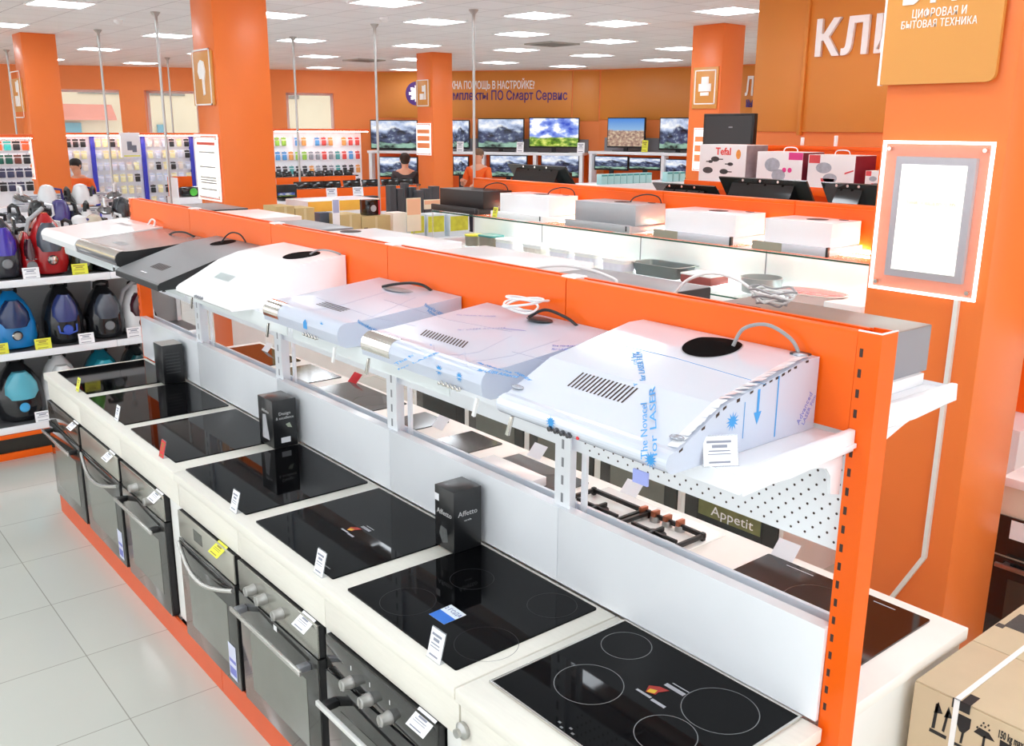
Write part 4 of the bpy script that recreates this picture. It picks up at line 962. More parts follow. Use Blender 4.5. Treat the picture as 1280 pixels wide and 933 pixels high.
flat_hood('pinkish white range hood on the rear shelf beside the grey one', 2.36, 4.66, 5.2, 1.785, mat('warm white enamel', (246, 232, 230), .3))
flat_hood('grey and black range hood at the far end of the rear shelf', 2.34, 5.3, 5.8, 1.785, mat('grey hood top', (140, 141, 145), .35, metal=.2), mat('black hood side', (30, 31, 33), .45), base=False)

# ------------------------------------------------------------------ goods on the rear counter
def qhob(label, pts, m=BRNG, rings=(), inset=0):
    x0, x1, y0, y1 = pts; t, L1 = hob(label, x0, x1, y0, y1, (), m=m)
    for cx, cy_, r in rings: MB().ring((cx, cy_, .8661), r, .0018).build('cooking_ring', mat('brown ring print', (92, 70, 60), .4), t, L1)
    return t, L1
t, L1 = qhob('dark brown hob at the near end of the rear counter', (2.0, 2.52, 1.125, 1.69), rings=((2.36, 1.40, .10), (2.13, 1.27, .075), (2.14, 1.55, .095)))
marks(t, L1, [(2.49, 1.22, .004, .07), (2.49, 1.5, .004, .10)], m=mat('pale control print', (200, 200, 205), .5))
# gas hob
L1 = (2.2, 2.15, .86); t = thing('gas_hob', 'white glass gas hob with black cast grates and four copper-coloured knobs', 'hob', L1)
MB().box(2.0, 2.525, 1.875, 2.455, .861, .868, .002).build('glass_top', mat('white hob glass', (246, 244, 240), .12), t, L1)
for ya, yb in ((1.885, 2.155), (2.165, 2.44)):
    g = MB(); z = .886
    for q in ((2.02, 2.035, ya, yb), (2.415, 2.43, ya, yb), (2.035, 2.415, ya, ya+.014), (2.035, 2.415, yb-.014, yb), (2.205, 2.22, ya, yb)): g.box(*q, z-.008, z+.008, .002)
    for xx in (2.11, 2.31): g.box(xx-.05, xx+.05, (ya+yb)/2-.006, (ya+yb)/2+.006, z-.008, z+.008, .002); g.box(xx-.006, xx+.006, ya+.03, yb-.03, z-.006, z+.006, .002)
    for xx in (2.03, 2.42):
        for yy in (ya+.008, yb-.008): g.box(xx-.008, xx+.008, yy-.008, yy+.008, .868, z+.012, .002)
    g.build('pan_grate', mat('cast iron black', (26, 25, 24), .5), t, L1)
    for xx in (2.11, 2.31):
        MB().lathe([(.045, 0), (.045, .012), (.03, .013), (.005, .014)], (xx, (ya+yb)/2, .868), 20).build('burner', BLK, t, L1)
COPP = mat('copper knob', (176, 104, 74), .3, metal=.6)
for px in ((804, 640), (819, 645), (834, 651), (850, 657)):
    p = at(px[0], px[1]+6, Z=.87); k = MB(); k.lathe([(.02, 0), (.02, .008), (.017, .018), (.016, .02)], (p.x, p.y, .868), 18); ko = k.build('knob', mat('satin knob', (176, 175, 172), .3, metal=.6), t, L1)
    MB().box(p.x-.018, p.x+.018, p.y-.008, p.y+.008, .888, .910, .002).build('grip', COPP, ko, L1)
qhob('dark grey hob left of the white glass gas hob', (2.06, 2.5, 2.54, 2.985), mat('charcoal glass', (70, 68, 66), .1, coat=.3), rings=((2.38, 2.66, .075), (2.2, 2.8, .08)))
L1 = (2.2, 2.8, .866); b = MB(); b.box(2.02, 2.34, 2.62, 2.96, .8662, .905, .004); solo(b, 'appliance_tray', WHITE, 'white flat box lying on the charcoal hob behind the upright', 'box', L1)
qhob('small two-ring dark hob in the middle of the rear counter', (2.33, 2.53, 3.135, 3.37), mat('charcoal glass', (70, 68, 66), .1, coat=.3))
qhob('small two-ring dark hob beside the clear stand on the rear counter', (2.33, 2.53, 3.55, 3.76), mat('charcoal glass', (70, 68, 66), .1, coat=.3))
qhob('grey mirror hob with the red card on the rear counter', (2.05, 2.54, 3.94, 4.5), mat('charcoal glass', (70, 68, 66), .1, coat=.3), rings=((2.43, 4.1, .10),))
qhob('dark hob between the last two uprights on the rear counter', (2.05, 2.54, 4.62, 5.0), mat('charcoal glass', (70, 68, 66), .1, coat=.3))
qhob('dark brown hob at the far end of the rear counter', (2.05, 2.54, 5.12, 5.70), BRNG)
for px, lab, m, rz in (((977, 699), 'white price stand behind the dark brown hob of the rear counter', None, PI/2), ((785, 620), 'clear price stand behind the gas hob', None, PI/2), ((668, 572), 'white price stand behind the charcoal hob', None, PI/2),
                    ((546, 536), 'white folded price stand between the two small hobs', None, PI/2), ((446, 478), 'red price card behind the grey mirror hob', RED, PI/2), ((330, 440), 'white price stand near the far end of the rear counter', None, PI/2)):
    p = at(*px, Z=.862); price_card(lab, (min(p.x, 2.52), p.y, .8605 if lab.split()[0] != 'charcoal' else .867), rz, -.75, (.085, .07), m, False)

# ------------------------------------------------------------------ carton at the lower right
CZ1 = .835; a = at(1143, 850, Z=CZ1); X0, Y1 = a.x, min(a.y, 1.024); X1, Y0 = X0+.66, Y1-.64; L1 = ((X0+X1)/2, (Y0+Y1)/2, 0)
t = thing('shipping_carton', 'big brown cardboard carton with white strap and handling symbols, lower right corner', 'cardboard box', L1)
b = MB(); b.box(X0, X1, Y0, Y1, 0, CZ1-.004, .006); b.build('carton', CARD, t, L1)
xm = at(1207, 797, Z=CZ1).x
f = MB(); f.box(X0+.003, xm-.0015, Y0+.003, Y1-.003, CZ1-.004, CZ1, .0015); f.box(xm+.0015, X1-.003, Y0+.003, Y1-.003, CZ1-.004, CZ1, .0015); f.build('top_flap', CARD, t, L1)
ys_ = at(1196, 883, X=X0).y
s = MB(); s.box(X0-.003, X0-.001, ys_-.007, ys_+.007, .0, CZ1+.003); s.box(X0-.003, X1+.003, ys_-.007, ys_+.007, CZ1+.001, CZ1+.003); s.box(X1+.001, X1+.003, ys_-.007, ys_+.007, 0, CZ1+.003); s.build('strap', mat('white strap', (244, 244, 244), .35), t, L1)
s = MB(); s.box(X0-.0018, X0-.0002, ys_-.034, ys_+.012, CZ1-.026, CZ1+.001); s.box(X0-.0018, X0+.05, ys_-.034, ys_-.01, CZ1+.0002, CZ1+.0012)
s.build('black_tape', INK, t, L1)
s = MB(); q = at(1262, 775, Z=CZ1); s.box(q.x-.05, q.x+.06, q.y-.09, q.y-.005, CZ1+.0002, CZ1+.0012); s.box(q.x-.07, q.x-.045, q.y-.01, q.y+.012, CZ1+.0002, CZ1+.0012); s.build('top_print', mat('worn black print', (70, 68, 66), .6, var=.3, scale=60), t, L1)
g = MB(); xa, xb = X0-.0012, X0-.0002
def F(px, py): p = at(px, py, X=X0-.001); return (p.y, p.z)
def FP(*pp): g.prism([F(*q) for q in pp], 'x', xa, xb)
FP((1170, 880), (1174, 880), (1168, 911), (1164, 910)); FP((1173, 878), (1167, 891), (1178, 893))
FP((1184, 889), (1187, 890), (1180, 916), (1177, 914)); FP((1186, 884), (1180, 897), (1190, 899))
FP((1162, 910), (1183, 921), (1182, 925), (1161, 914))
FP((1198, 892), (1214, 900), (1212, 912), (1204, 918), (1199, 914), (1196, 905)); FP((1202, 916), (1205, 917), (1202, 930), (1199, 929)); FP((1193, 928), (1212, 938), (1211, 941), (1192, 931))
FP((1217, 915), (1224, 910), (1236, 917), (1243, 928), (1234, 924), (1228, 922)); FP((1229, 920), (1232, 921), (1228, 945), (1225, 944))
for q in ((1221, 908), (1226, 906), (1231, 908), (1236, 912), (1229, 903), (1235, 906)): FP(q, (q[0]+2, q[1]+1), (q[0]+1, q[1]+3), (q[0]-1, q[1]+2))
FP((1250, 925), (1272, 938), (1262, 940), (1249, 936))
g.build('handling_symbols', INK, t, L1, smooth=False)
p = at(1263, 925, X=X0-.001); p2 = at(1248, 917, X=X0-.001); p3 = at(1279, 934, X=X0-.001)
text('150 kg max', .03, (X0-.001, p.y, p.z), MY, UP, INK, 'lettering', t, L1, ext=.0004, width=abs(p2.y-p3.y), bold=.0008)
# ------------------------------------------------------------------ second gondola across the aisle
X2 = 4.4; G2Y = (2.12, 5.80); L0 = (X2, 4, 0)
G2 = thing('display_gondola', 'second orange and white gondola across the aisle, with lit glass shelves', 'shelving', L0)
WLIT = mat('white back panel', (244, 246, 246), .45, var=.02)
b = MB(); b.box(X2-.012, X2-.002, G2Y[0], G2Y[1], .862, 1.60); bp_ = b.build('back_panel', WLIT, G2, L0)
h = MB()
for yy in [G2Y[0]+.05+k*.945 for k in range(4)]: h.box(X2-.0135, X2-.012, yy-.004, yy+.004, .87, 1.6)
h.build('panel_joint', GREYM, bp_, L0)
seams = [at(q, 262, X=X2).y for q in (996, 831)]; ysm = sorted([G2Y[0]]+seams+[seams[1]+(seams[1]-seams[0]), G2Y[1]])
for a, b_ in zip(ysm[:-1], ysm[1:]):
    if b_-a < .05: continue
    t = MB(); t.box(X2-.02, X2, a+.002, b_-.002, 1.60, 1.868, .003); t.box(X2-.024, X2+.035, a+.002, b_-.002, 1.864, 1.885, .004); t.build('top_panel', GOND, G2, L0)
for yy in (G2Y[0]+.02, 3.08, 4.0, 4.95, G2Y[1]-.02): MB().box(X2+.002, X2+.03, yy-.02, yy+.02, 0, 1.862).build('upright', WHM, G2, L0)
b = MB(); b.box(X2, X2+.002, G2Y[0], G2Y[1], .1, 1.862); b.build('rear_panel', GOND, G2, L0)
SG = mat('greenish shelf glass', (196, 226, 216), .03, alpha=.22, var=.01); SGE = mat('green glass edge', (40, 90, 72), .1)
for z, xf, nm in ((1.648, 3.99, 'upper'), (1.386, 4.0, 'lower')):
    g = MB(); g.box(xf+.002, X2-.013, G2Y[0]+.01, G2Y[1]-.01, z, z+.008); o = g.build('glass_shelf', SG, G2, L0)
    g = MB(); g.box(xf, xf+.002, G2Y[0]+.01, G2Y[1]-.01, z, z+.008); g.build('glass_edge', SGE, o, L0)
    for yy in (G2Y[0]+.03, 3.08, 4.0, 4.95, G2Y[1]-.03): MB().prism([(xf+.05, z-.008), (X2-.013, z-.03), (X2-.013, z-.001), (xf+.05, z-.001)], 'y', yy-.003, yy+.003).build('shelf_bracket', WHM, G2, L0)
LED = mat('led strip', (244, 252, 255), .5, var=0, emit=LED_L)
for z in (1.628, 1.372, 1.6575): MB().box(X2-.034, X2-.016, G2Y[0]+.04, G2Y[1]-.04, z, z+.008).build('light_strip', LED if z < 1.65 else mat('bright led strip', (255, 244, 214), .5, var=0, emit=40), G2, L0)
# base of the second gondola: ovens in white frames facing the aisle
FX = 3.76; worktop(FX-.015, X2-.013, G2Y[0], G2Y[1], 'white worktop under the lit glass shelves across the aisle', mat('white worktop', (244, 240, 234), .4))
ye = at(858, 592, X=FX).y
def aisle_oven(loc, label, glass, sticker=None):
    """front faces -x, width .6"""
    L1 = (0, 0, 0); t = thing('built_in_oven', label, 'oven', loc)
    MB().box(.02, .5, -.29, .29, .12, .70).build('body', BLK, t)
    cp = MB().box(0, .02, -.297, .297, .585, .705, .003).build('control_panel', glass, t)
    k = MB()
    for yy in (-.15, .15): k.lathe([(.024, 0), (.022, -.03), (.018, -.034)], (0, yy, .645), 16, 'x')
    k.build('knob', STEEL, cp)
    d = MB().box(-.004, .02, -.297, .297, .118, .58, .003).build('door', glass, t)
    MB().box(-.0055, -.0045, -.21, .21, .2, .47).build('window', OVGI if glass is OVG else mat('dark inner window', (26, 34, 36), .1, coat=.4), d)
    h = MB(); h.cyl((-.045, -.26, .54), (-.045, .26, .54), .009); h.cyl((-.045, -.24, .54), (0, -.24, .54), .007); h.cyl((-.045, .24, .54), (0, .24, .54), .007); h.build('handle', STEEL, d)
    if sticker:
        s = MB().box(-.0068, -.0058, -.2, .2, .255, .345).build('sticker', mat('olive food sticker', (120, 122, 78), .4, var=.5, scale=8), d)
        text('Appetit', .075, (-.0072, -.02, .295), MY, UP, PAPER, 'lettering', s, ext=.0004, width=.27)
    return t
for i, (gl, lab) in enumerate(((OVB, 'black oven across the aisle, right of the one with the lettered sticker'), (OVB, 'black oven across the aisle with a food sticker on the door'), (OVG, 'grey glass oven across the aisle, left of the stickered oven'),
        (OVG, 'second grey glass oven across the aisle, counting left from the stickered oven'), (OVG, 'third grey glass oven across the aisle, counting left from the stickered oven'), (OVB, 'leftmost black oven across the aisle'))):
    yc = ye-.30+(i-1)*.655
    if yc-.31 < G2Y[0] or yc+.32 > G2Y[1]+.1: 
        if yc-.31 < 1.9: continue
    L1 = (FX+.3, yc, 0); t = thing('oven_cabinet', 'white cabinet around the ' + lab.replace(', counting left from the stickered oven', ' from the stickered one').replace(', right of the one with the lettered sticker', ', right of the stickered one'), 'cabinet', L1)
    b = MB(); b.box(FX+.004, X2-.02, yc-.327, yc-.302, 0, .8215); b.box(FX+.004, X2-.02, yc+.302, yc+.327, 0, .8215); b.box(FX+.004, X2-.02, yc-.302, yc+.302, .71, .8215); b.box(FX+.004, X2-.02, yc-.302, yc+.302, 0, .112); b.build('carcass', WHB, t, L1)
    aisle_oven((FX, yc, 0), lab, gl, i == 1)

# built-in hoods standing on the upper glass shelf
ZG = 1.6565
def box_hood(label, ypx0, ypx1, body, front, ends=None, ztop=1.81, x0=4.10, kind='tray', cab=None, cm=CABB):
    """tops and y-limits read along the front face"""
    y1, y0 = at(ypx0, 255, X=x0).y, at(ypx1, 255, X=x0).y; L1 = (4.2, (y0+y1)/2, ZG); t = thing('range_hood', label, 'range hood', L1)
    MB().box(x0, 4.36, y0, y1, ZG+.036, ztop, .002).build('body', body, t, L1)
    b = MB(); b.box(4.05, 4.365, y0-.015, y1+.015, ZG, ZG+.036, .002); b.build('base_tray', body if kind != 'bar' else WHITE, t, L1)
    f = MB(); f.box(4.03, 4.0495, y0-.02, y1+.02, ZG, ZG+.045, .006); fo = f.build('front_bar', front, t, L1)
    if ends:
        e = MB(); e.box(4.028, 4.0505, y0-.03, y0-.0205, ZG, ZG+.047, .001); e.build('end_cap', ends, fo, L1)
        e = MB(); e.box(4.0285, 4.0295, y1-.16, y1+.02, ZG+.001, ZG+.044); e.build('metal_plate', mat('greenish steel plate', (170, 168, 150), .3, metal=.5), fo, L1)
    else: MB().box(4.0285, 4.0295, y0+.0, y0+.012, ZG+.01, ZG+.04).build('switch', DGR, fo, L1)
    yc = (y0+y1)/2
    hole(t, L1, (4.24, yc-.02, ztop-.0002), .055); MB().box(4.30, 4.325, y0+.05, y0+.09, ztop, ztop+.003).build('terminal_cover', BLK, t, L1)
    if cab: cable(t, L1, [(4.26, yc-.06, ztop), (4.28, yc-.08, ztop+.03), (4.31, yc-.15, ztop+.05), (4.34, yc-.22, ztop+.035), (4.35, yc-.24, ztop-.02)], .004, cm)
    return t
box_hood('black built-in range hood at the left end of the lit glass shelf', 550, 604, mat('black satin hood', (40, 32, 32), .4), mat('black satin hood', (40, 32, 32), .4), None, 1.815, cab=1)
box_hood('white built-in range hood second from left on the lit glass shelf', 625, 686, WHITE, WHITE, None, 1.818, cab=1)
box_hood('grey built-in range hood in the middle of the lit glass shelf', 719, 795, mat('silver grey hood', (182, 184, 188), .35, metal=.3), mat('silver grey hood', (182, 184, 188), .35, metal=.3), None, 1.815, cab=1)
box_hood('white pull-out range hood with steel bar, second from right on the lit glass shelf', 832, 921, WHITE, mat('pale steel bar', (210, 212, 220), .3, metal=.3), BLK, 1.812, kind='bar')
box_hood('white pull-out range hood with steel bar at the right end of the lit glass shelf', 958, 1043, WHITE, mat('pale steel bar', (210, 212, 220), .3, metal=.3), BLK, 1.812, kind='bar')
p = at(615, 268, X=4.0); price_card('yellow price card on the glass shelf between black and white hoods', (4.02, p.y, ZG), HW, .2, (.05, .07), YEL)

# kitchenware on the lower glass shelf
ZL = 1.3945
def low(px): q = at(*px, Z=ZL); q.x = min(max(q.x, 4.06), 4.26); return at(px[0], px[1], X=q.x)
CLR = mat('clear plastic tub', (225, 228, 232), .1, alpha=.45, var=.02)
def tub(label, px, w_, d_, h_, lid, fill=None, print_=None, sq=.35):
    p = low(px); L1 = (p.x, p.y, ZL); t = thing('food_container', label, 'container', L1)
    r = lambda k, z: MB().sel(d_/2*k, w_/2*k, (0, 0, z), sq)
    MB().loft([r(.9, 0), r(.94, .004), r(1, h_*.85)]).build('tub', fill or CLR, t); MB().loft([r(1.03, h_*.85), r(1.06, h_*.88), r(1.06, h_*.97), r(1.0, h_)]).build('lid', lid, t)
    if print_: MB().loft([r(.985, h_*.2), r(1.012, h_*.7)], caps=False).build('picture_band', print_, t)
    return t
PB = mat('food picture band', (226, 214, 206), .5, var=.35, scale=30); PB2 = mat('lilac picture band', (228, 226, 238), .5, var=.12, scale=25)
tub('small round food container with a yellow lid on the lower glass shelf', (592, 302), .13, .13, .085, mat('yellow lid', (226, 222, 60), .4), mat('brownish contents', (150, 140, 128), .3, var=.2), sq=1)
tub('food container with a teal clip lid on the lower glass shelf', (614, 308), .17, .13, .10, mat('teal lid', (54, 140, 140), .35), mat('brownish contents', (150, 140, 128), .3, var=.2))
for px, lab, pr in (((636, 314), 'white food container just right of the teal-lidded one', PB2), ((671, 321), 'white food container with brown food pictures, second right of the teal lid', PB), ((705, 327), 'white food container third right of the teal lid', PB2),
                    ((737, 333), 'white food container fourth right of the teal lid', PB2), ((773, 341), 'white food container just left of the grey baking tin', PB2)):
    tub(lab, px, .19, .12, .09, WHITE, WPLA, pr)
p = low((829, 345)); p.y -= .0; t = thing('baking_tin', 'rectangular grey baking tin on the lower glass shelf', 'baking tin', (p.x, p.y, ZL)); GT = mat('grey non-stick metal', (126, 132, 134), .35, metal=.4)
r = lambda k, z: MB().sel(.10*k, .19*k, (0, 0, z), .25)
MB().loft([r(.78, .001), r(.85, .002), r(.97, .07), r(1.08, .072), r(1.08, .076), r(.94, .075), r(.80, .008)]).build('pan', GT, t)
p = low((880, 353)); L1 = (p.x, p.y, ZL); t = thing('product_box', 'flat red box with white lid on the lower glass shelf', 'box', L1); MB().box(-.08, .08, -.11, .11, 0, .045, .002).build('box', mat('red brown carton', (160, 76, 70), .5, var=.2, scale=20), t); MB().box(-.082, .082, -.112, .112, .0455, .056, .003).build('lid', PAPER, t)
p = low((951, 364)); solo(MB().lathe([(.10, .001), (.105, .002), (.11, .08), (.115, .082), (.108, .082), (.102, .006), (.001, .005)], (0, 0, 0), 32), 'cake_tin', mat('pale grey tin', (172, 176, 178), .3, metal=.4), 'round pale grey cake tin on the lower glass shelf', 'baking tin', (p.x, p.y, ZL), world=False)
p = low((1015, 382)); r = lambda k, z: MB().sel(.10*k, .17*k, (0, 0, z), .9); t = thing('baking_dish', 'oval red baking dish with white inside, near the right foreground pillar', 'dish', (p.x, p.y, ZL))
MB().loft([r(.75, .001), r(.8, .002), r(.98, .06), r(1.1, .066), r(1.1, .07)], caps=True).build('dish', mat('white red glaze', (238, 214, 210), .2, coat=.4), t); MB().loft([r(1.02, .0705), r(.85, .0716), r(.4, .0722)]).build('red_inside', mat('red glaze', (226, 50, 48), .2, coat=.4), t)
p = low((1066, 393)); solo(MB().box(-.1, .1, -.1, .1, 0, .06, .003), 'product_box', WPLA, 'plain white box on the lower glass shelf beside the right foreground pillar', 'box', (p.x, p.y, ZL), world=False)

# slanted black hoods on the far side of the second gondola
SHX = 4.95; b = MB(); b.box(X2+.036, SHX, G2Y[0], G2Y[1], 1.62, 1.635); b.build('far_shelf', WHM, G2, L0)
def slant_hood(label, px0, px1, py, xt=4.70):
    y1, y0 = at(px0, py, X=xt).y, at(px1, py, X=xt).y; zt_ = at((px0+px1)/2, py, X=xt).z; L1 = (xt, (y0+y1)/2, 1.6355); t = thing('slanted_range_hood', label, 'range hood', L1); zb = 1.6355; h_ = zt_-zb
    MB().prism([(xt-.06, zb), (xt+.16, zb), (xt+.16, zt_-.05), (xt+.02, zt_-.03), (xt-.05, zb+h_*.5)], 'y', y0+.09, y1-.09).build('body', BLKS, t, L1)
    MB().prism([(xt+.0, zt_), (xt+.012, zt_+.004), (xt+.26, zb+.02), (xt+.25, zb+.012)], 'y', y0, y1).build('glass_front', mat('dark hood glass', (38, 50, 48), .06, coat=.5), t, L1)
    s = MB()
    for k in (.3, .5, .7): s.lathe([(.008, 0), (.008, .004)], (xt-.004, y0+(y1-y0)*k, zt_-.012), 8, 'x')
    s.build('screw', CHROME, t, L1); return t
slant_hood('slanted black range hood standing behind the orange panel, below the printed boxes', 898, 1008, 224)
slant_hood('slanted black range hood at the right end behind the orange panel, beside the pillar', 1026, 1096, 230)
slant_hood('low slanted black range hood behind the orange panel, left of the other slanted hoods', 815, 893, 231, 4.66)
slant_hood('slanted black range hood farthest left behind the orange panel, below the cloud-picture television', 634, 706, 207, 4.8)

# ------------------------------------------------------------------ third gondola with boxed cookware
X3 = 6.2; z3 = at(990, 182, X=X3).z; y3a, y3b = 2.2, at(902, 178, X=X3).y; L0 = (X3, 3.5, 0); zs3 = at(960, 232, X=X3-.35).z
G3 = thing('display_gondola', 'third orange gondola carrying boxed cookware in front of the partition', 'shelving', L0)
b = MB(); b.box(X3, X3+.03, y3a, y3b, 0, z3-.03); b.build('back_panel', GOND, G3, L0); b = MB(); b.box(X3-.012, X3+.06, y3a, y3b, z3-.03, z3, .004); b.build('top_rail', GOND, G3, L0)
b = MB(); b.box(X3-.42, X3-.001, y3a, y3b, zs3-.03, zs3, .003); b.build('shelf', WHM, G3, L0); b = MB(); b.box(X3-.432, X3-.4205, y3a, y3b, zs3-.045, zs3+.012, .002); b.build('shelf_lip', GOND, G3, L0)
b = MB(); b.box(X3-.42, X3-.001, y3a, y3b, 0, .5); b.build('base', WHM, G3, L0)
b = MB(); b.box(X3+.061, X3+.5, y3a, y3b, z3-.42, z3-.40); b.build('far_shelf', WHM, G3, L0)
def cook_box(label, px0, px1, pyt, side, word, wcol, kind):
    xf = X3-.36; y1, y0 = at(px0, 205, X=xf).y, at(px1, 205, X=xf).y; zt_ = at((px0+px1)/2, pyt, X=xf).z; L1 = (xf, (y0+y1)/2, zs3); t = thing('cookware_box', label, 'box', L1)
    MB().box(xf, xf+.26, y0, y1, zs3+.0005, zt_, .002).build('carton', [mat('white printed carton', (240, 238, 238), .45, var=.03)], t, L1)
    MB().box(xf+.002, xf+.258, y0-.001, y0-.0002, zs3+.003, zt_-.003).build('side_print', side, t, L1)
    W, H = y1-y0, zt_-zs3; R = lambda u, v: (y1-u*W, zs3+v*H); xa, xb = xf-.001, xf-.0002
    g = MB(); g2 = MB()
    def pan(m, u, v, r, hd=1, squash=.5):
        c = R(u, v); m.prism([(c[0]+r*W*math.cos(k*PI/8), c[1]+r*W*squash*math.sin(k*PI/8)) for k in range(16)], 'x', xa, xb)
        if hd: m.box(xa, xb, c[0]-r*W*1.9*hd, c[0], c[1]-.004, c[1]+.004)
    if kind == 0:
        for u, v, r, hd in ((.35, .62, .09, 1), (.2, .32, .11, 0), (.55, .3, .09, 1), (.68, .5, .06, -1), (.25, .55, .05, -1)): pan(g, u, v, r, hd)
        g.build('pan_picture', mat('dark pan print', (70, 66, 66), .5, var=.4, scale=40), t, L1)
        c = R(.84, .76); g2.prism([(c[0]+.05*W*math.cos(k*PI/8), c[1]+.08*W*math.sin(k*PI/8)) for k in range(16)], 'x', xa, xb); g2.build('round_badge', mat('orange badge', (232, 150, 60), .5, var=.3, scale=30), t, L1)
    else:
        for u, v, r, hd in ((.35, .62, .17, 0), (.5, .32, .15, 0)): pan(g, u, v, r, hd, .75 if kind == 1 else .6)
        g.build('pot_picture', mat('steel pot print', (170, 176, 186), .4, var=.35, scale=30), t, L1)
        if kind == 1:
            for q in (.62, .74): pan(g2, q, .48, .045, 0, 1)
            a, b_ = R(.70, .99), R(1, .78); g2.box(xa, xb, a[0], b_[0], b_[1], a[1]); g2.build('pink_flash', mat('pink flash', (224, 60, 140), .5), t, L1)
        else:
            c = R(.45, .18); g2.prism([(c[0]+.15*W*math.cos(PI+k*PI/8), c[1]+.03+.13*W*math.sin(PI+k*PI/8)) for k in range(9)], 'x', xa, xb)
            g2.box(xa, xb, R(.02, .98)[0], R(.26, .78)[0], R(.02, .75)[1], R(.02, .99)[1]); g2.prism([R(.8, .45), R(.98, .55), R(.98, .59), R(.8, .5)], 'x', xa, xb); g2.build('red_picture', mat('red bowl print', (214, 70, 76), .5, var=.1), t, L1)
    if word: text(word, H*.26, (xf-.0012, y1-W*.52, zs3+H*.82), MY, UP, wcol, 'lettering', t, L1, ext=.0004, bold=.002)
    if kind: cable(t, L1, [(xf+.13, (y0+y1)/2-.06, zt_-.001), (xf+.13, (y0+y1)/2-.04, zt_+.028), (xf+.13, (y0+y1)/2+.04, zt_+.028), (xf+.13, (y0+y1)/2+.06, zt_-.001)], .004, WPLA, name='carry_handle')
cook_box('white cookware box with red brand lettering and pictures of dark pans', 874, 932, 181, mat('grey side print', (150, 140, 144), .5, var=.4, scale=14), 'Tefal', mat('red lettering', (226, 60, 50), .5), 0)
cook_box('white cookware box with steel pots and a pink corner flash', 946, 1003, 190, mat('dark red carton side', (120, 16, 40), .4), None, None, 1)
cook_box('white cookware box with a red bowl picture and dark red side', 1010, 1069, 194, mat('dark red carton side', (120, 16, 40), .4), None, None, 2)
cook_box('small white and red box at the right end beside the lightbox pillar', 1083, 1112, 214, mat('dark red carton side', (120, 16, 40), .4), None, None, 2)
p = at(945, 180, X=X3+.02)
for px, lab in (((1003, 177), 'small white clip on the orange rail near the pink-flash box'), ((1045, 175), 'small white tag standing on the orange rail above the red bowl box')):
    p = at(px[0], px[1], X=X3+.02); solo(MB().box(p.x-.006, p.x+.006, p.y-.014, p.y+.014, z3+.0005, max(z3+.03, p.z+.03), .004), 'rail_tag', WPLA, lab, 'tag', (p.x, p.y, z3))
# television seen over the third gondola
xt = 6.55; y1, y0 = at(879, 160, X=xt).y, at(942, 160, X=xt).y; za, zb = at(910, 178, X=xt).z, at(910, 142, X=xt).z; L1 = (xt, (y0+y1)/2, z3-.4)
t = thing('television', 'switched-off black television above the printed cookware boxes', 'television', L1); MB().box(xt, xt+.05, y0, y1, za-.06, zb, .006).build('housing', BLK, t, L1)
MB().box(xt-.002, xt-.0003, y0+.02, y1-.02, za-.03, zb-.02).build('screen', mat('dead screen', (34, 24, 24), .2), t, L1); MB().box(xt-.003, xt-.0021, (y0+y1)/2-.05, (y0+y1)/2-.01, (za+zb)/2, (za+zb)/2+.012).build('badge', GREYM, t, L1)
b = MB(); b.box(xt+.0, xt+.04, (y0+y1)/2-.03, (y0+y1)/2+.03, z3-.385, za-.055); b.box(xt-.08, xt+.14, (y0+y1)/2-.18, (y0+y1)/2+.18, z3-.3995, z3-.385, .003); b.build('stand', BLK, t, L1)
# ------------------------------------------------------------------ vacuum cleaner shelving across the end of the aisle
VY = 6.88; VX0, VX1 = -.4, 2.62; L0 = (1.2, 7.1, 0)
VS = thing('vacuum_shelving', 'white and grey shelving full of vacuum cleaners at the end of the aisle', 'shelving', L0)
SHG = mat('dark grey shelf top', (92, 94, 96), .5); BKG = mat('light grey back panel', (176, 176, 178), .5, var=.04)
ZV = [.245, .755, 1.245]
for k, z in enumerate(ZV):
    b = MB(); b.box(VX0, VX1, VY+.012, VY+.46, z-.03, z); b.build('shelf', SHG, VS, L0)
    for a, c in ((VX0, 1.02), (1.022, 1.98), (1.982, VX1)):
        b = MB(); b.box(a, c, VY-.004, VY+.0115, z-.045, z+.004, .003); b.build('price_rail', WHM if k else WHM, VS, L0)
b = MB(); b.box(VX0, VX1, VY+.462, VY+.475, .16, 1.5); b.build('back_panel', BKG, VS, L0)
for xx in (VX0+.01, 1.021, 1.98, VX1-.02): MB().box(xx-.015, xx+.015, VY+.44, VY+.461, .12, 1.5).build('upright', WHM, VS, L0)
b = MB(); b.box(VX0, VX1, VY-.012, VY-.0045, .17, .2, .002); b.build('orange_edge', GOND, VS, L0)
b = MB(); b.box(VX0, VX1, VY+.10, VY+.44, 0, .16); b.build('base', mat('dark base', (60, 58, 52), .5), VS, L0)
b = MB(); b.box(VX0, VX1, VY+.05, VY+.07, .0, .05, .003); b.build('orange_foot_rail', GOND, VS, L0)
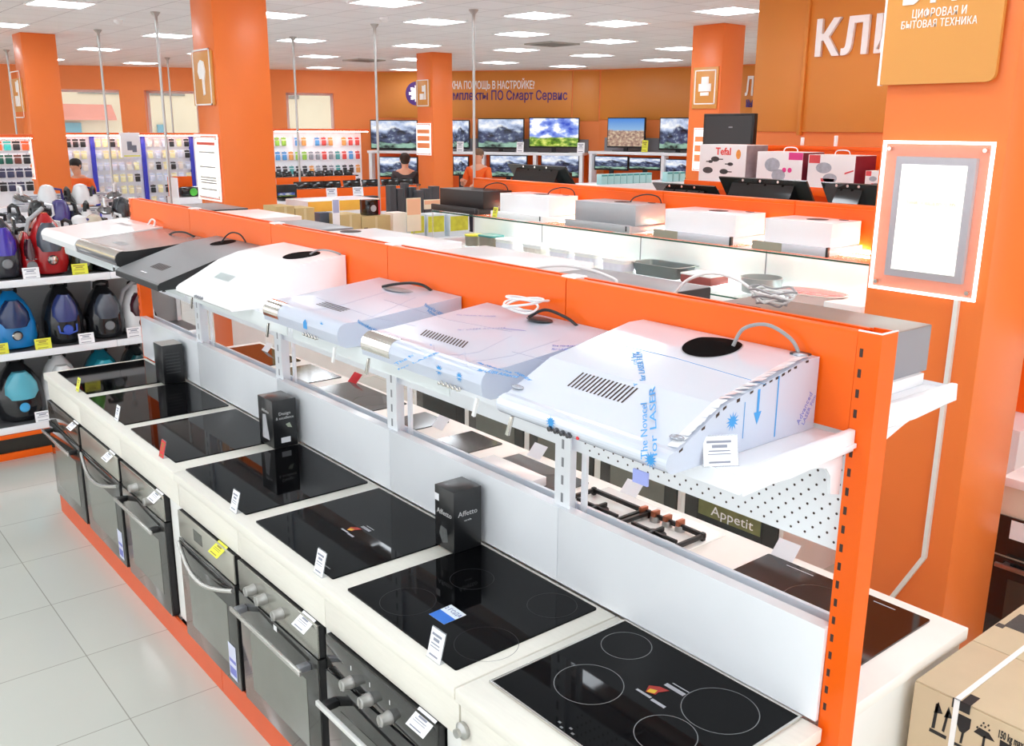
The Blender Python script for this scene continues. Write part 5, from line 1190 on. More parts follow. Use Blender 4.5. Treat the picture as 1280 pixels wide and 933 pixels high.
def vacuum(label, x, z, h, w, body, bin_, accent, style=0, dy=0):
    """stood on end on its shelf, dust bin facing the aisle (-y)"""
    L1 = (x, VY+.2+dy, z+.001); t = thing('vacuum_cleaner', label, 'vacuum cleaner', L1); b = MB()
    pr = [(.0, .62), (.04, .84), (.2, 1.0), (.45, .96), (.65, .82), (.82, .60), (.93, .36), (1.0, .2)]
    b.loft([b.sel(w/2*r_, .13*min(1, r_+.1), (0, 0, h*k), .75, 24) for k, r_ in pr]); b.build('body', body, t)
    g = MB()
    pr2 = [(.40, .60), (.5, .78), (.64, .74), (.78, .52), (.86, .3)]
    g.loft([g.sel(w/2*r_*.86, .07, (0, -.085+.02*(k-.4), h*k), .9, 20) for k, r_ in pr2]); g.build('dust_bin', bin_, t)
    g = MB(); g.tube([(-.045, 0, h*.95), (-.045, -.01, h*1.04), (0, -.012, h*1.07), (.045, -.01, h*1.04), (.045, 0, h*.95)], .013, 8); g.build('carry_handle', BLK, t)
    for s in (-1, 1):
        MB().lathe([(.01, 0), (h*.16, .0), (h*.17, .012), (h*.16, .03), (.01, .034)], (s*(w/2*.80), .0, h*.26), 20, 'x').build('wheel', BLK, t)
    g = MB(); g.lathe([(.030, 0), (.034, -.012), (.026, -.022), (.005, -.024)], (0, -.127, h*.26), 20, 'y'); k = g.build('dial', accent, t)
    g = MB()
    if style == 1: g.tube([(-.06, -.128, h*.34), (-.055, -.137, h*.22), (0, -.139, h*.18), (.055, -.137, h*.22), (.06, -.128, h*.34)], .007, 8)
    else: g.box(-.035, .035, -.136, -.125, h*.40, h*.425, .002)
    g.build('badge', accent, t)
    if style == 2: MB().tube([(-w*.35, .02, h*.3), (-w*.52, -.02, h*.6), (-w*.38, -.03, h*.9), (0, -.02, h*1.08)], .016, 8).build('hose', mat('grey hose', (170, 170, 174), .4), t)
    return t
vb = lambda n, c, **k: mat(n, c, .18, coat=.5, var=.08, **k)
CLB = mat('smoky clear bin', (70, 76, 90), .06, var=.2, coat=.6, scale=14)
mid = ZV[1]
def vx(px, py): return at(px, py, Y=VY+.1).x
vacuum('bright blue vacuum cleaner on the middle shelf at the left edge', vx(18, 400), mid, .40, .30, vb('bright blue shell', (22, 128, 200)), vb('navy bin', (28, 48, 92)), CHROME)
vacuum('black vacuum cleaner with blue reflecting bin and blue trim on the middle shelf', vx(82, 395), mid, .41, .27, vb('black shell', (26, 26, 30)), vb('blue smoked bin', (52, 62, 120)), vb('blue trim', (60, 90, 190)), 1)
vacuum('all black rounded vacuum cleaner on the middle shelf', vx(134, 390), mid, .38, .27, vb('black shell', (26, 26, 30)), CLB, GRY)
vacuum('white vacuum cleaner half behind the orange gondola post', vx(176, 385), mid, .36, .24, vb('white shell', (236, 236, 238)), vb('dark red bin', (70, 30, 40)), BLK, 2)
low_ = ZV[0]
vacuum('black vacuum cleaner with round turquoise bin on the lower shelf', vx(28, 495), low_, .415, .33, vb('black shell', (26, 26, 30)), vb('turquoise bin', (90, 178, 200)), vb('light blue knob', (70, 170, 226)), 0)
vacuum('white vacuum cleaner on the lower shelf behind the worktop end', vx(78, 465), low_+.0, .42, .28, vb('white shell', (236, 236, 238)), vb('white bin', (230, 230, 230)), GRY)
vacuum('teal vacuum cleaner on the lower shelf behind the farthest hob', vx(130, 450), low_, .42, .30, vb('teal shell', (20, 110, 132)), vb('teal bin', (40, 150, 170)), GRY)
vacuum('dark green vacuum cleaner on the lower shelf by the splash panel', vx(172, 440), low_, .42, .24, vb('dark shell', (32, 40, 44)), vb('dark teal bin', (24, 70, 76)), GRY)
top_ = ZV[2]
vacuum('black upright vacuum with violet bin on the top shelf at the left edge', vx(8, 330), top_, .40, .24, vb('charcoal shell', (38, 38, 46)), vb('violet bin', (60, 40, 160)), GRY)
vacuum('glossy red and black vacuum cleaner on the top shelf', vx(64, 320), top_, .42, .26, vb('red shell', (168, 18, 24)), CLB, CHROME, 2)
vacuum('dark green vacuum cleaner on the top shelf under the white hood', vx(104, 325), top_, .30, .16, vb('dark olive shell', (48, 58, 40)), vb('green bin', (110, 190, 70)), GRY)
vacuum('small red vacuum cleaner on the top shelf behind the red and black one', vx(38, 325), top_, .30, .11, vb('red shell', (168, 18, 24)), vb('dark red bin', (70, 30, 40)), GRY)
vacuum('black vacuum cleaner lying at the right of the top shelf', vx(132, 330), top_, .22, .15, vb('black shell', (26, 26, 30)), vb('dark green bin', (40, 60, 36)), GRY)
for px, lab, m, z in (((39, 341), 'white price card on the top vacuum shelf', None, 1.249), ((100, 335), 'yellow price card on the top vacuum shelf', YEL, 1.249), ((0, 436), 'yellow price card at the left edge of the middle vacuum shelf', YEL, .759), ((54, 428), 'yellow price card under the blue-trimmed vacuum cleaner', YEL, .759),
                    ((108, 420), 'white price card under the all black vacuum cleaner', None, .759), ((168, 413), 'white price card under the white vacuum cleaner', None, .759), ((55, 525), 'white price card under the turquoise-bin vacuum cleaner', None, .249)):
    p = at(*px, Y=VY); price_card(lab, (p.x, VY, z), 0, .15, (.105, .075), m, False)
# small appliances on the orange tiers behind
TY = 8.7; L0 = (1.6, TY, 0); TS = thing('tiered_shelving', 'orange tiered shelving of small appliances behind the vacuum cleaners', 'shelving', L0)
tiers = [(TY, 1.31), (TY+.32, 1.43), (TY+.64, 1.54)]
for y, z in tiers:
    b = MB(); b.box(-.5, 2.45, y-.15, y+.17, z-.03, z); b.build('shelf', WHM, TS, L0); b = MB(); b.box(-.5, 2.45, y-.162, y-.1505, z-.035, z+.008, .002); b.build('price_rail', WHM if y > TY else GOND, TS, L0)
b = MB(); b.box(-.5, 2.45, TY-.10, TY+.82, 0, 1.27); b.build('base', GOND, TS, L0)
def handvac(label, px, tier, body, accent, kind=0):
    y, z = tiers[tier]; x = at(px, 270, Y=y).x; t = thing('small_appliance', label, 'small appliance', (x, y, z+.0005), random.uniform(-.5, .5))
    b = MB()
    if kind == 0:   # steam iron
        b.loft([b.sel(.055, .12, (0, 0, .0), .8, 18), b.sel(.055, .12, (0, 0, .02), .8, 18), b.sel(.045, .09, (0, .01, .06), .8, 18), b.sel(.03, .06, (0, .02, .085), .8, 18)]); b.build('body', body, t)
        g = MB(); g.tube([(0, -.05, .07), (0, -.03, .135), (0, .04, .15), (0, .09, .13), (0, .1, .05)], .016, 8); g.build('handle', accent, t)
    elif kind == 1:  # hand-held vacuum
        b.loft([b.sel(.035, .04, (0, -.16, .05), .8, 16)]+[b.sel(.05+.025*math.sin(k), .06, (0, -.12+.05*k, .06+.012*k), .9, 16) for k in range(5)]); b.build('body', body, t)
        g = MB(); g.tube([(0, -.02, .10), (0, .0, .17), (0, .07, .18), (0, .1, .12)], .014, 8); g.build('handle', accent, t)
    else:            # kettle-like steamer
        b.lathe([(.07, 0), (.085, .01), (.08, .10), (.055, .17), (.03, .185), (.004, .19)], (0, 0, 0), 20); b.build('body', body, t)
        g = MB(); g.tube([(.06, 0, .15), (.12, 0, .14), (.125, 0, .06), (.085, 0, .03)], .012, 8); g.build('handle', accent, t)
cols = [('grey', vb('grey shell', (110, 112, 112))), ('black', vb('black shell', (26, 26, 30))), ('white', vb('white shell', (236, 236, 238))), ('violet', vb('violet shell', (70, 60, 130))), ('beige', vb('beige shell', (206, 196, 176))), ('dark grey', vb('charcoal shell', (48, 48, 54)))]
items = [(16, 0, 0, 1, 'leftmost'), (34, 0, 1, 1, 'second from left'), (54, 0, 1, 2, 'behind the red and black vacuum'), (84, 0, 2, 0, 'above the white hood'), (98, 0, 2, 2, 'right of the white iron'), (117, 0, 4, 2, 'near the middle'), (128, 0, 2, 0, 'right of the beige kettle'), (150, 0, 1, 1, 'at the right end'),
         (20, 1, 5, 0, 'on the left'), (48, 1, 1, 2, 'left of the violet one'), (76, 1, 3, 2, 'in the middle of its tier'), (92, 1, 5, 0, 'right of the violet one'), (108, 1, 2, 0, 'behind the beige kettle'), (132, 1, 1, 1, 'beside the gondola end'), (152, 1, 5, 2, 'at the right end'),
         (30, 2, 1, 1, 'on the left'), (62, 2, 2, 2, 'left of centre'), (88, 2, 1, 0, 'at centre'), (104, 2, 2, 2, 'right of centre'), (118, 2, 2, 0, 'fourth along'), (146, 2, 1, 1, 'at the right end')]
KN = ['steam iron', 'hand-held vacuum', 'kettle']; TN = ['front orange tier', 'middle orange tier', 'top orange tier']
for px, ti, ci, kd, wh in items: handvac('%s %s on the %s, %s' % (cols[ci][0], KN[kd], TN[ti], wh), px, ti, cols[ci][1], cols[(ci+1) % 6][1] if kd else BLK, kd)
for i, (px, ti, wh) in enumerate(((28, 2, 'second from left'), (58, 1, 'behind the red vacuum'), (74, 2, 'near the pillar foot'), (104, 1, 'behind the beige kettle'), (126, 2, 'second from right'), (14, 1, 'far left'), (46, 2, 'left'), (66, 1, 'left of centre'), (92, 2, 'above the violet kettle'), (118, 1, 'right of centre'), (82, 1, 'at centre'), (138, 2, 'at the right'))):
    y, z = tiers[ti]; x = at(px, 250, Y=y).x; price_card('white price card standing on the %s, %s' % (TN[ti], wh), (x, y+.1, z+.0005), 0, .1, (.13, .10), None, False)

# ------------------------------------------------------------------ accessory racks
def rack(name, label, x0, x1, Y, zb, zt_, post_px=None, post_m=None, m=WHM, top=ORP):
    L0 = ((x0+x1)/2, Y, 0); t = thing(name, label, 'rack', L0); b = MB(); b.box(x0, x1, Y, Y+.03, 0, zt_); b.build('back_panel', m, t, L0)
    b = MB(); b.box(x0-.02, x1+.02, Y-.27, Y+.04, zt_, zt_+.04, .004); b.build('header_rail', top, t, L0)
    MB().box(x0, x1, Y-.26, Y-.22, zt_-.012, zt_-.001).build('light_strip', mat('added rack light', (255, 252, 246), .5, var=0, emit=14), t, L0)  # unseen light strip, added under the header to brighten the rack
    b = MB(); b.box(x0, x1, Y-.45, Y-.001, 0, zb-.12); b.build('base_unit', m, t, L0)
    if post_px:
        for p in post_px: x = at(p, 205, Y=Y-.04).x; MB().box(x-.035, x+.035, Y-.05, Y-.0005, zb-.11, zt_-.01, .004).build('post', post_m, t, L0)
    return t
def pack_master(name, m1, m2, w_, h_, loc, label, group):
    b = MB(); b.mi = 0; b.box(-w_/2, w_/2, 0, .004, 0, h_); b.mi = 1; b.box(-w_*.40, w_*.40, -.028, -.0002, h_*.08, h_*.66, .008)
    b.mi = 2; b.box(-w_/2*.9, w_/2*.9, -.0012, -.0002, h_*.72, h_*.92); b.tube([(0, .01, h_*.97), (0, -.03, h_*.97)], .004, 6)
    return solo(b, name, [m1, m2, RED if False else m2], label, 'accessory pack', loc, group, world=False)
packs = {}
def pack(style, loc, w_, h_, label, group, a, c):
    k = (style, round(w_, 3), round(h_, 3))
    if k not in packs: packs[k] = pack_master('accessory_pack', a, c, w_, h_, loc, label, group); return packs[k]
    return dup(packs[k], loc, None, label, group)
rnd = random.Random(5)
YA1 = 17.6; xa, xb = at(60, 205, Y=YA1).x, at(246, 205, Y=YA1).x; zt_ = at(165, 169, Y=YA1).z
rack('accessory_rack', 'white wall rack of small carded accessories between blue posts, left of the second pillar', xa, xb, YA1, .7, zt_, (118, 181, 241), BLUE)
WPK = [('white', mat('white card pack', (236, 238, 244), .5), mat('pale blue blister', (214, 224, 244), .3)), ('yellow', mat('white card pack', (236, 238, 244), .5), mat('yellow pack accent', (238, 234, 186), .4)), ('black', mat('white card pack', (236, 238, 244), .5), mat('black cable coil', (40, 40, 44), .4)), ('grey', mat('white card pack', (236, 238, 244), .5), mat('beige blister', (228, 224, 216), .35))]
for r_ in range(6):
    zz = at(165, 172+14.5*r_+12.5, Y=YA1).z; hh = (at(165, 172, Y=YA1).z-at(165, 184.5, Y=YA1).z)
    for q in range(17):
        px = 88+q*9.2
        if any(abs(px-pp) < 4 for pp in (118, 181, 241)): continue
        st = 'black' if rnd.random() < .14 else rnd.choice(['white', 'yellow', 'white', 'grey', 'yellow']); a = [w_ for w_ in WPK if w_[0] == st][0]
        if r_ == 0 and px < 115: st = 'black'; a = WPK[2]
        x = at(px, 205, Y=YA1-.05).x; pack(st, (x, YA1-.035, zz), .105, hh*.92, {'white': 'pale carded accessory pack on the blue-post rack', 'yellow': 'white accessory pack with yellow accent on the blue-post rack', 'black': 'accessory pack with a black item on the blue-post rack', 'grey': 'accessory pack with a beige blister on the blue-post rack'}[st], st+' packs on the blue-post rack', a[1], a[2])
p0, p1 = at(150, 166, Y=YA1-.34), at(177, 197, Y=YA1-.34); L1 = ((p0.x+p1.x)/2, YA1-.34, p1.z); t = thing('hanging_sign', 'white square sign with a device picture hanging before the blue-post rack', 'sign', L1)
MB().box(p0.x, p1.x, YA1-.345, YA1-.245, p1.z, p0.z, .004).build('board', PAPER, t, L1); W = p1.x-p0.x; H = p0.z-p1.z
g = MB(); g.box(p0.x+W*.3, p0.x+W*.55, YA1-.3465, YA1-.3452, p1.z+H*.3, p1.z+H*.65); g.box(p0.x+W*.55, p0.x+W*.78, YA1-.3475, YA1-.3452, p1.z+H*.22, p1.z+H*.5); g.build('picture', mat('grey device print', (120, 124, 140), .5), t, L1)
MB().box(p0.x+.03, p1.x-.02, YA1-.3465, YA1-.3452, p1.z+.02, p1.z+.04).build('yellow_line', YEL, t, L1)
b = MB(); b.tube([((p0.x+p1.x)/2, YA1-.34, p0.z-.01), ((p0.x+p1.x)/2, YA1-.275, p0.z+.01)], .006, 6); b.build('hook', STEEL, t, L1)
# phone case rack at the left edge
YA2 = 13.6; xa, xb = at(-25, 200, Y=YA2).x, at(37, 200, Y=YA2).x; zt_ = at(15, 172, Y=YA2).z
rack('accessory_rack', 'white rack of phone cases at the left edge, beside the far left pillar', xa, xb, YA2, 1.0, zt_)
CS = [('teal', mat('teal case pack', (60, 200, 196), .4)), ('orange', mat('orange case pack', (240, 110, 60), .4)), ('dark green', mat('dark green case', (24, 88, 76), .4)), ('brown', mat('brown case', (110, 60, 50), .4)), ('navy', mat('navy case', (58, 62, 92), .4)), ('black', mat('black case', (34, 36, 40), .4))]
rows = [[1, 0, 5, 1], [2, 2, 3, 5], [4, 4, 4, 4], [5, 4, 4, 5]]
for r_ in range(4):
    zz = at(15, 175+17*r_+14, Y=YA2).z; hh = at(15, 175, Y=YA2).z-at(15, 190, Y=YA2).z
    for q in range(4):
        cn, cm = CS[rows[r_][q]]; x = at(-1+q*11.2, 200, Y=YA2).x
        pack('case'+cn, (x, YA2-.035, zz), .10, hh*.9, cn+' phone case pack on the left edge rack, %s row' % ['top', 'second', 'third', 'fourth'][r_], 'phone cases in the %s row' % ['top', 'second', 'third', 'fourth'][r_], PAPER, cm)
# rack in the middle, with laptops and small boxes on orange shelves below
YA3 = 15.4; xa, xb = at(338, 200, Y=YA3).x, at(452, 200, Y=YA3).x; zt_ = at(400, 164, Y=YA3).z
rack('accessory_rack', 'white rack of colourful small packs between the second pillar and the televisions', xa, xb, YA3, 1.42, zt_)
CS3 = [('black', mat('black pack item', (50, 48, 54), .4)), ('green', mat('lime pack item', (150, 200, 80), .4)), ('blue', mat('sky blue pack item', (90, 160, 220), .4)), ('red', mat('coral pack item', (214, 80, 76), .4)), ('grey', mat('grey pack item', (150, 156, 166), .4)), ('amber', mat('amber pack item', (222, 160, 90), .4)), ('teal', mat('teal pack item', (80, 160, 160), .4))]
wts = [[1, 4, 3, 5, 3], [2, 1, 1, 4, 4, 5, 0, 3], [0, 0, 0, 4, 0, 6, 0, 3], [1, 1, 0, 0, 4, 3, 3, 0]]
for r_ in range(4):
    zz = at(395, 169+17.5*r_+14, Y=YA3).z; hh = at(395, 169, Y=YA3).z-at(395, 183, Y=YA3).z
    for q in range(13):
        if r_ == 0 and q in (2, 5, 9): continue
        ci = wts[r_][int(q/13*len(wts[r_]))] if rnd.random() < .7 else rnd.randrange(7); cn, cm = CS3[ci]; x = at(348+q*8.3, 205, Y=YA3-.05).x
        pack('mid'+cn, (x, YA3-.035, zz), .098, hh*.85, cn+' carded pack on the colourful middle rack', cn+' packs on the middle rack', PAPER, cm)
def step_shelf(label, px0, px1, pyt, Y, depth, lip=GOND):
    x0, x1 = at(px0, pyt, Y=Y).x, at(px1, pyt, Y=Y).x; z = at((px0+px1)/2, pyt, Y=Y).z; L1 = ((x0+x1)/2, Y, 0); t = thing('display_stand', label, 'shelving', L1)
    b = MB(); b.box(x0, x1, Y, Y+depth, 0, z, .004); b.build('body', WHM, t, L1); b = MB(); b.box(x0-.003, x1+.003, Y-.012, Y-.0005, z-.16, z+.015, .003); b.build('orange_edge', lip, t, L1); return z, x0, x1
def devices(z, Y, pxs, label, group, w_=.36, h_=.11, m=BLKS, name='laptop'):
    first = None
    for i, px in enumerate(pxs):
        x = at(px, 240, Y=Y+.15).x; lab = label % ORD[i] if '%s' in label else label
        if first is None:
            first = thing(name, lab, 'laptop' if name == 'laptop' else 'box', (x, Y+.16, z+.0005), 0, group)
            MB().box(-w_/2, w_/2, -.11, .11, 0, .022, .004).build('base', m, first)
            b = MB(); b.box(-w_/2, w_/2, 0, .012, 0, h_*1.6, .004); b.move(Matrix.Translation((0, .09, .024)) @ Matrix.Rotation(-.3, 4, 'X')); b.build('lid', m, first)
        else: dup(first, (x, Y+.16, z+.0005), None, lab, group)
z, x0, x1 = step_shelf('orange-edged stand with a row of small black devices below the middle rack', 345, 444, 222, 14.6, .3); devices(z, 14.6, [352, 364, 378, 392, 404, 416, 428, 440], '%s small black device from the left on the stand below the middle rack', 'small devices below the middle rack', .17, .05)
z, x0, x1 = step_shelf('orange-edged stand with open black laptops, left of the television pillar', 346, 520, 236, 12.6, .3); devices(z, 12.6, [384, 402, 420, 445, 468, 492, 512], '%s open black laptop from the left on the stand left of the television pillar', 'open laptops on the stand', .3, .055)
z, x0, x1 = step_shelf('nearer orange-edged stand with flat black keyboards', 372, 484, 251, 10.9, .5, GOND)
for i, (px, wh) in enumerate(((400, 'left'), (430, 'middle'), (458, 'right'))):
    x = at(px, 246, Y=11.05).x; t = thing('keyboard', 'flat black keyboard lying %s on the nearer orange-edged stand' % wh, 'keyboard', (x, 11.1, z+.0005), .05); MB().box(-.19, .19, -.07, .07, 0, .025, .006).build('case', BLK, t)
    b = MB()
    for u in range(12):
        for v in range(4): b.box(-.175+u*.0295, -.152+u*.0295, -.055+v*.028, -.033+v*.028, .0252, .03)
    b.build('keys', DGR, t)
for px, wh in ((415, 'left'), (448, 'right')):
    x = at(px, 240, Y=11.3).x; price_card('white price card standing behind the keyboards, '+wh, (x, 11.3, z+.0005), 0, .1, (.16, .14), None, False)
x0, x1 = at(345, 235, Y=10.4).x, at(371, 235, Y=10.4).x; zb = at(357, 251, Y=10.4).z; zt_ = at(357, 231, Y=10.4).z; L1 = ((x0+x1)/2, 10.4, zb)
t = thing('monitor', 'black monitor with green and blue picture just right of the second pillar', 'monitor', L1); MB().box(x0, x1, 10.4, 10.44, zb+.03, zt_, .006).build('housing', BLK, t, L1); MB().box(x0+.02, x1-.03, 10.397, 10.3995, zb+.05, zb+(zt_-zb)*.5).build('screen', picture('monitor picture', 'clouds', .5), t, L1); MB().box((x0+x1)/2-.08, (x0+x1)/2+.08, 10.36, 10.5, zb, zb+.03, .004).build('stand', BLK, t, L1)
z = zb; b = MB(); b.box(x0-.25, x1+.25, 10.2, 10.7, 0, z-.0005, .004); solo(b, 'display_table', WHM, 'white stand under the green and blue monitor', 'table', ((x0+x1)/2, 10.4, 0))
# orange wall boxes left

x0, x1 = at(222, 240, Y=12.2).x, at(252, 240, Y=12.2).x; z0, z1 = at(236, 247, Y=12.2).z, at(236, 222, Y=12.2).z; L1 = ((x0+x1)/2, 12.2, 0)
t = thing('display_stand', 'orange boxed display with a black and green device left of the second pillar', 'shelving', L1)
MB().box(x0, x1, 12.2, 12.6, 0, z0, .004).build('base', WHM, t, L1); MB().box(x0, x1, 12.5, 12.53, z0+.0005, z1).build('back_panel', GOND, t, L1); MB().box(x0, x0+.015, 12.2, 12.5, z0+.0005, z1).build('side_panel', WHM, t, L1)
t = thing('radio', 'black device with a green face on the orange boxed display', 'radio', ((x0+x1)/2+.06, 12.35, z0+.001)); MB().box(-.14, .14, -.05, .06, 0, .13, .03).build('body', BLKS, t); MB().lathe([(.05, 0), (.05, -.006), (.03, -.01)], (.03, -.05, .06), 18, 'y').build('green_dial', mat('green dial', (90, 200, 70), .4), t)
# ------------------------------------------------------------------ televisions along the back wall
PM = picture('mountain picture', 'mountain', 1.0); PCL = picture('cloud picture', 'clouds', 1.15); PDE = picture('desert picture', 'desert', 1.0)
def tv(P, px, off, m, label, zr=None, stand=True):
    a0, a1, z0, z1 = P.rect(*px, off); zr = z0-.08 if zr is None else zr; g_ = z0-zr; rt = P.loc((a0+a1)/2, off, zr); t = thing('television', label, 'television', rt, P.rz); w_, h_ = a1-a0, z1-z0
    MB().box(-w_/2, w_/2, 0, .05, g_, h_+g_, .008).build('housing', BLK, t); MB().box(-w_/2+.02, w_/2-.02, -.003, -.0004, g_+.035, h_+g_-.02).build('screen', m, t)
    if stand:
        b = MB(); b.box(-.05, .05, .015, .045, .012, g_+.02); b.box(-w_*.3, w_*.3, -.08, .12, 0, .012, .003); b.build('stand', BLK, t)
    return a0, a1, z0-.08
OT = .45
def base(P, L_): return sum(P.rect(*q[0], OT)[2] for q in L_)/len(L_)-.06
u0 = []
TW = (((463, 150, 522, 187), PM, 'television with mountain picture left of the television pillar, upper row'), ((563, 150, 587, 186), PM, 'television half behind the television pillar, upper row'), ((597, 148, 655, 186), PM, 'television with mountain picture right of the orange-shirted person, upper row'),
                   ((661, 147, 724, 185), PCL, 'television with white clouds and green meadow, upper row'))
zs = base(WB, TW)
for px, m, lab in TW: tv(WB, px, OT, m, lab, zs)
def tvshelf(P, pa, pb, z, label, divs, off=.75, dep=.7):
    a0, a1 = P.pt(pa, 195, off)[0], P.pt(pb, 195, off)[0]; rt = P.loc((a0+a1)/2, off, 0); t = thing('television_bench', label, 'shelving', rt, P.rz); W = a1-a0
    MB().box(-W/2, W/2, 0, dep, z-.06, z, .004).build('upper_shelf', WHM, t); MB().box(-W/2, W/2, dep-.03, dep-.001, 0, z-.061).build('back', GOND, t); MB().box(-W/2, W/2, 0, dep-.031, 0, .72, .004).build('lower_shelf', WHM, t)
    for dpx in divs: u = P.pt(dpx, 205, off)[0]-(a0+a1)/2; MB().box(u-.035, u+.035, 0, .2, .721, z-.061).build('divider', WHM, t)
    MB().box(-W/2, W/2, dep-.028, dep+.04, z+.0005, z+.28).build('upstand', GREYM, t)
for a, b_, lab in ((459, 728, 'long white bench of televisions along the back wall'),): tvshelf(WB, a, b_, zs-.0005, lab, (463, 528, 603, 668, 726))
u1 = []
TC = (((759, 147, 806, 185), PDE, 'television with desert and blue sky picture right of the back corner'), ((824, 147, 872, 188), PM, 'television with mountain picture partly behind the printer pillar'))
zs1 = base(WC, TC)
for px, m, lab in TC: tv(WC, px, OT, m, lab, zs1)
tvshelf(WC, 735, 893, zs1-.0005, 'white bench of televisions right of the back corner', (738, 828, 890))
for P, off, z_, lst in ((WB, .7, zs, ((474, 196, 522, 222, PM, 'lower television left of the television pillar'), (566, 195, 586, 220, PM, 'lower television just right of the television pillar'), (612, 194, 659, 222, PM, 'lower television right of the orange-shirted person'), (676, 193, 724, 222, PM, 'lower television under the cloud-picture television'))),
                      (WC, .7, zs1, ((743, 195, 785, 213, PM, 'lower television under the desert-picture television'), (786, 197, 826, 213, PM, 'second lower television right of the back corner'), (831, 199, 872, 224, PM, 'lower television beside the printer pillar')))):
    for x0, y0, x1, y1, m, lab in lst: tv(P, (x0, y0, x1, y1), off-.04, m, lab, .7205)
for i, (P, px, w_, h_, m, lab) in enumerate(((WB, (650, 186), .16, .22, None, 'white card between the two lit televisions on the bench'), (WB, (726, 186), .16, .22, None, 'white card right of the cloud-picture television'), (WB, (575, 186), .16, .22, None, 'white card before the half hidden television'),
                     (WC, (805.5, 189), .14, .24, YEL, 'yellow card right of the desert-picture television'))):
    a = P.pt(px[0], px[1], .7)[0]; q = P.loc(a, .7, (zs if P is WB else zs1)+.0005); price_card(lab, q, P.rz, .1, (w_, h_), m, False)

# ------------------------------------------------------------------ people
SKIN = mat('skin', (226, 170, 140), .5, var=.05); SHIRT = mat('orange work shirt', (246, 108, 34), .7, var=.08, scale=12); TROU = mat('dark trousers', (44, 46, 58), .8); HAIR = mat('dark hair', (58, 44, 36), .7, var=.2, scale=40)
def skin_mesh(V, E_, rad, sub=2):
    me = D.meshes.new('s'); me.from_pydata([v for v in V], E_, []); ob = D.objects.new('s', me); COL.objects.link(ob)
    md = ob.modifiers.new('k', 'SKIN'); sl = me.skin_vertices[0].data
    for i, r in enumerate(rad): sl[i].radius = (r, r); sl[i].use_root = (i == 0)
    s = ob.modifiers.new('u', 'SUBSURF'); s.levels = sub; s.render_levels = sub
    dg = bpy.context.evaluated_depsgraph_get(); out = D.meshes.new_from_object(ob.evaluated_get(dg)); D.objects.remove(ob); D.meshes.remove(me); return out
def person(label, loc, rotz, H, shirt, hair_col, armL, armR, lean=.0, look=0):
    """standing figure facing local -y"""
    k = H/1.75; t = thing('person', label, 'person', loc, rotz); J = {}
    def L(z): return -lean*max(0, z-.95)
    V, E_, Rr, idx = [], [], [], {}
    def add(n, p, r, par=None):
        idx[n] = len(V); V.append(Vector(p)*k); Rr.append(r*k)
        if par: E_.append((idx[par], idx[n]))
    add('pel', (0, 0, .95), .125); add('wai', (0, L(1.1), 1.10), .12, 'pel'); add('che', (0, L(1.3), 1.30), .145, 'wai'); add('upc', (0, L(1.42), 1.42), .11, 'che'); add('nec', (0, L(1.5), 1.50), .055, 'upc'); add('hea0', (0, L(1.56)-.01, 1.57), .07, 'nec'); add('hea1', (0, L(1.65)-.02, 1.655), .088, 'hea0'); add('hea2', (0, L(1.7)-.005, 1.70), .07, 'hea1')
    for s, arm in ((1, armL), (-1, armR)):
        n = 'L' if s > 0 else 'R'
        add('sh'+n, (s*.18, L(1.40), 1.40), .062, 'upc')
        add('el'+n, arm[0], .045, 'sh'+n); add('wr'+n, arm[1], .03, 'el'+n)
        add('hip'+n, (s*.09, 0, .90), .095, 'pel'); add('kn'+n, (s*.10, -.015, .50), .062, 'hip'+n); add('an'+n, (s*.105, .02, .09), .042, 'kn'+n); add('to'+n, (s*.115, -.14, .035), .038, 'an'+n)
    me = skin_mesh(V, E_, Rr); bm = bmesh.new(); bm.from_mesh(me)
    mb = MB(); mb.bm.free(); mb.bm = bm
    # nose, ears, eyes sockets and hands with separate fingers
    hc = V[idx['hea1']]
    mb.ell(hc+Vector((0, -.092, -.01))*k, (.011*k, .018*k, .022*k), 10, 6)
    for s in (-1, 1): mb.ell(hc+Vector((s*.083, .008, -.005))*k, (.012*k, .022*k, .033*k), 10, 6)
    mb.ell(hc+Vector((0, -.083, -.05))*k, (.025*k, .01*k, .008*k), 10, 6)
    for n in 'LR':
        w_, e_ = V[idx['wr'+n]], V[idx['el'+n]]; d = (w_-e_).normalized(); sd = d.cross(Vector((0, 0, 1))); sd = sd.normalized() if sd.length > .1 else Vector((0, 1, 0)); up = sd.cross(d)
        mb.tube([w_, w_+d*.045*k, w_+d*.09*k], .032*k, 10, .034*k)
        for f, (o, l) in enumerate(((-.027, .068), (-.009, .078), (.009, .074), (.027, .058))):
            b0 = w_+d*.085*k+sd*o*k; mb.tube([b0, b0+d*l*.45*k-up*.006*k, b0+d*l*.75*k-up*.022*k, b0+d*l*.9*k-up*.04*k], .0092*k, 8, .007*k)
        b0 = w_+d*.03*k-sd*.03*k; mb.tube([b0, b0+d*.03*k-sd*.025*k, b0+d*.06*k-sd*.03*k-up*.012*k], .011*k, 8, .008*k)
    mb.build('body', SKIN, t); D.meshes.remove(me)
    # clothing as slightly larger shells
    V2 = [V[idx[n]] for n in ('pel', 'wai', 'che', 'upc')]; r2 = [.135*k, .132*k, .160*k, .130*k]; E2 = [(0, 1), (1, 2), (2, 3)]; V2.append(V[idx['upc']].lerp(V[idx['nec']], .6)); r2.append(.082*k); E2.append((3, 4))
    for n in 'LR':
        i = len(V2); s_, e_ = V[idx['sh'+n]], V[idx['el'+n]]; V2 += [s_, s_.lerp(e_, .75)]; r2 += [.078*k, .062*k]; E2 += [(3, i), (i, i+1)]
    m2 = skin_mesh(V2, E2, r2); o = D.objects.new('shirt', m2); m2.name = 'shirt'; COL.objects.link(o); o.parent = t; m2.materials.clear(); m2.materials.append(shirt)
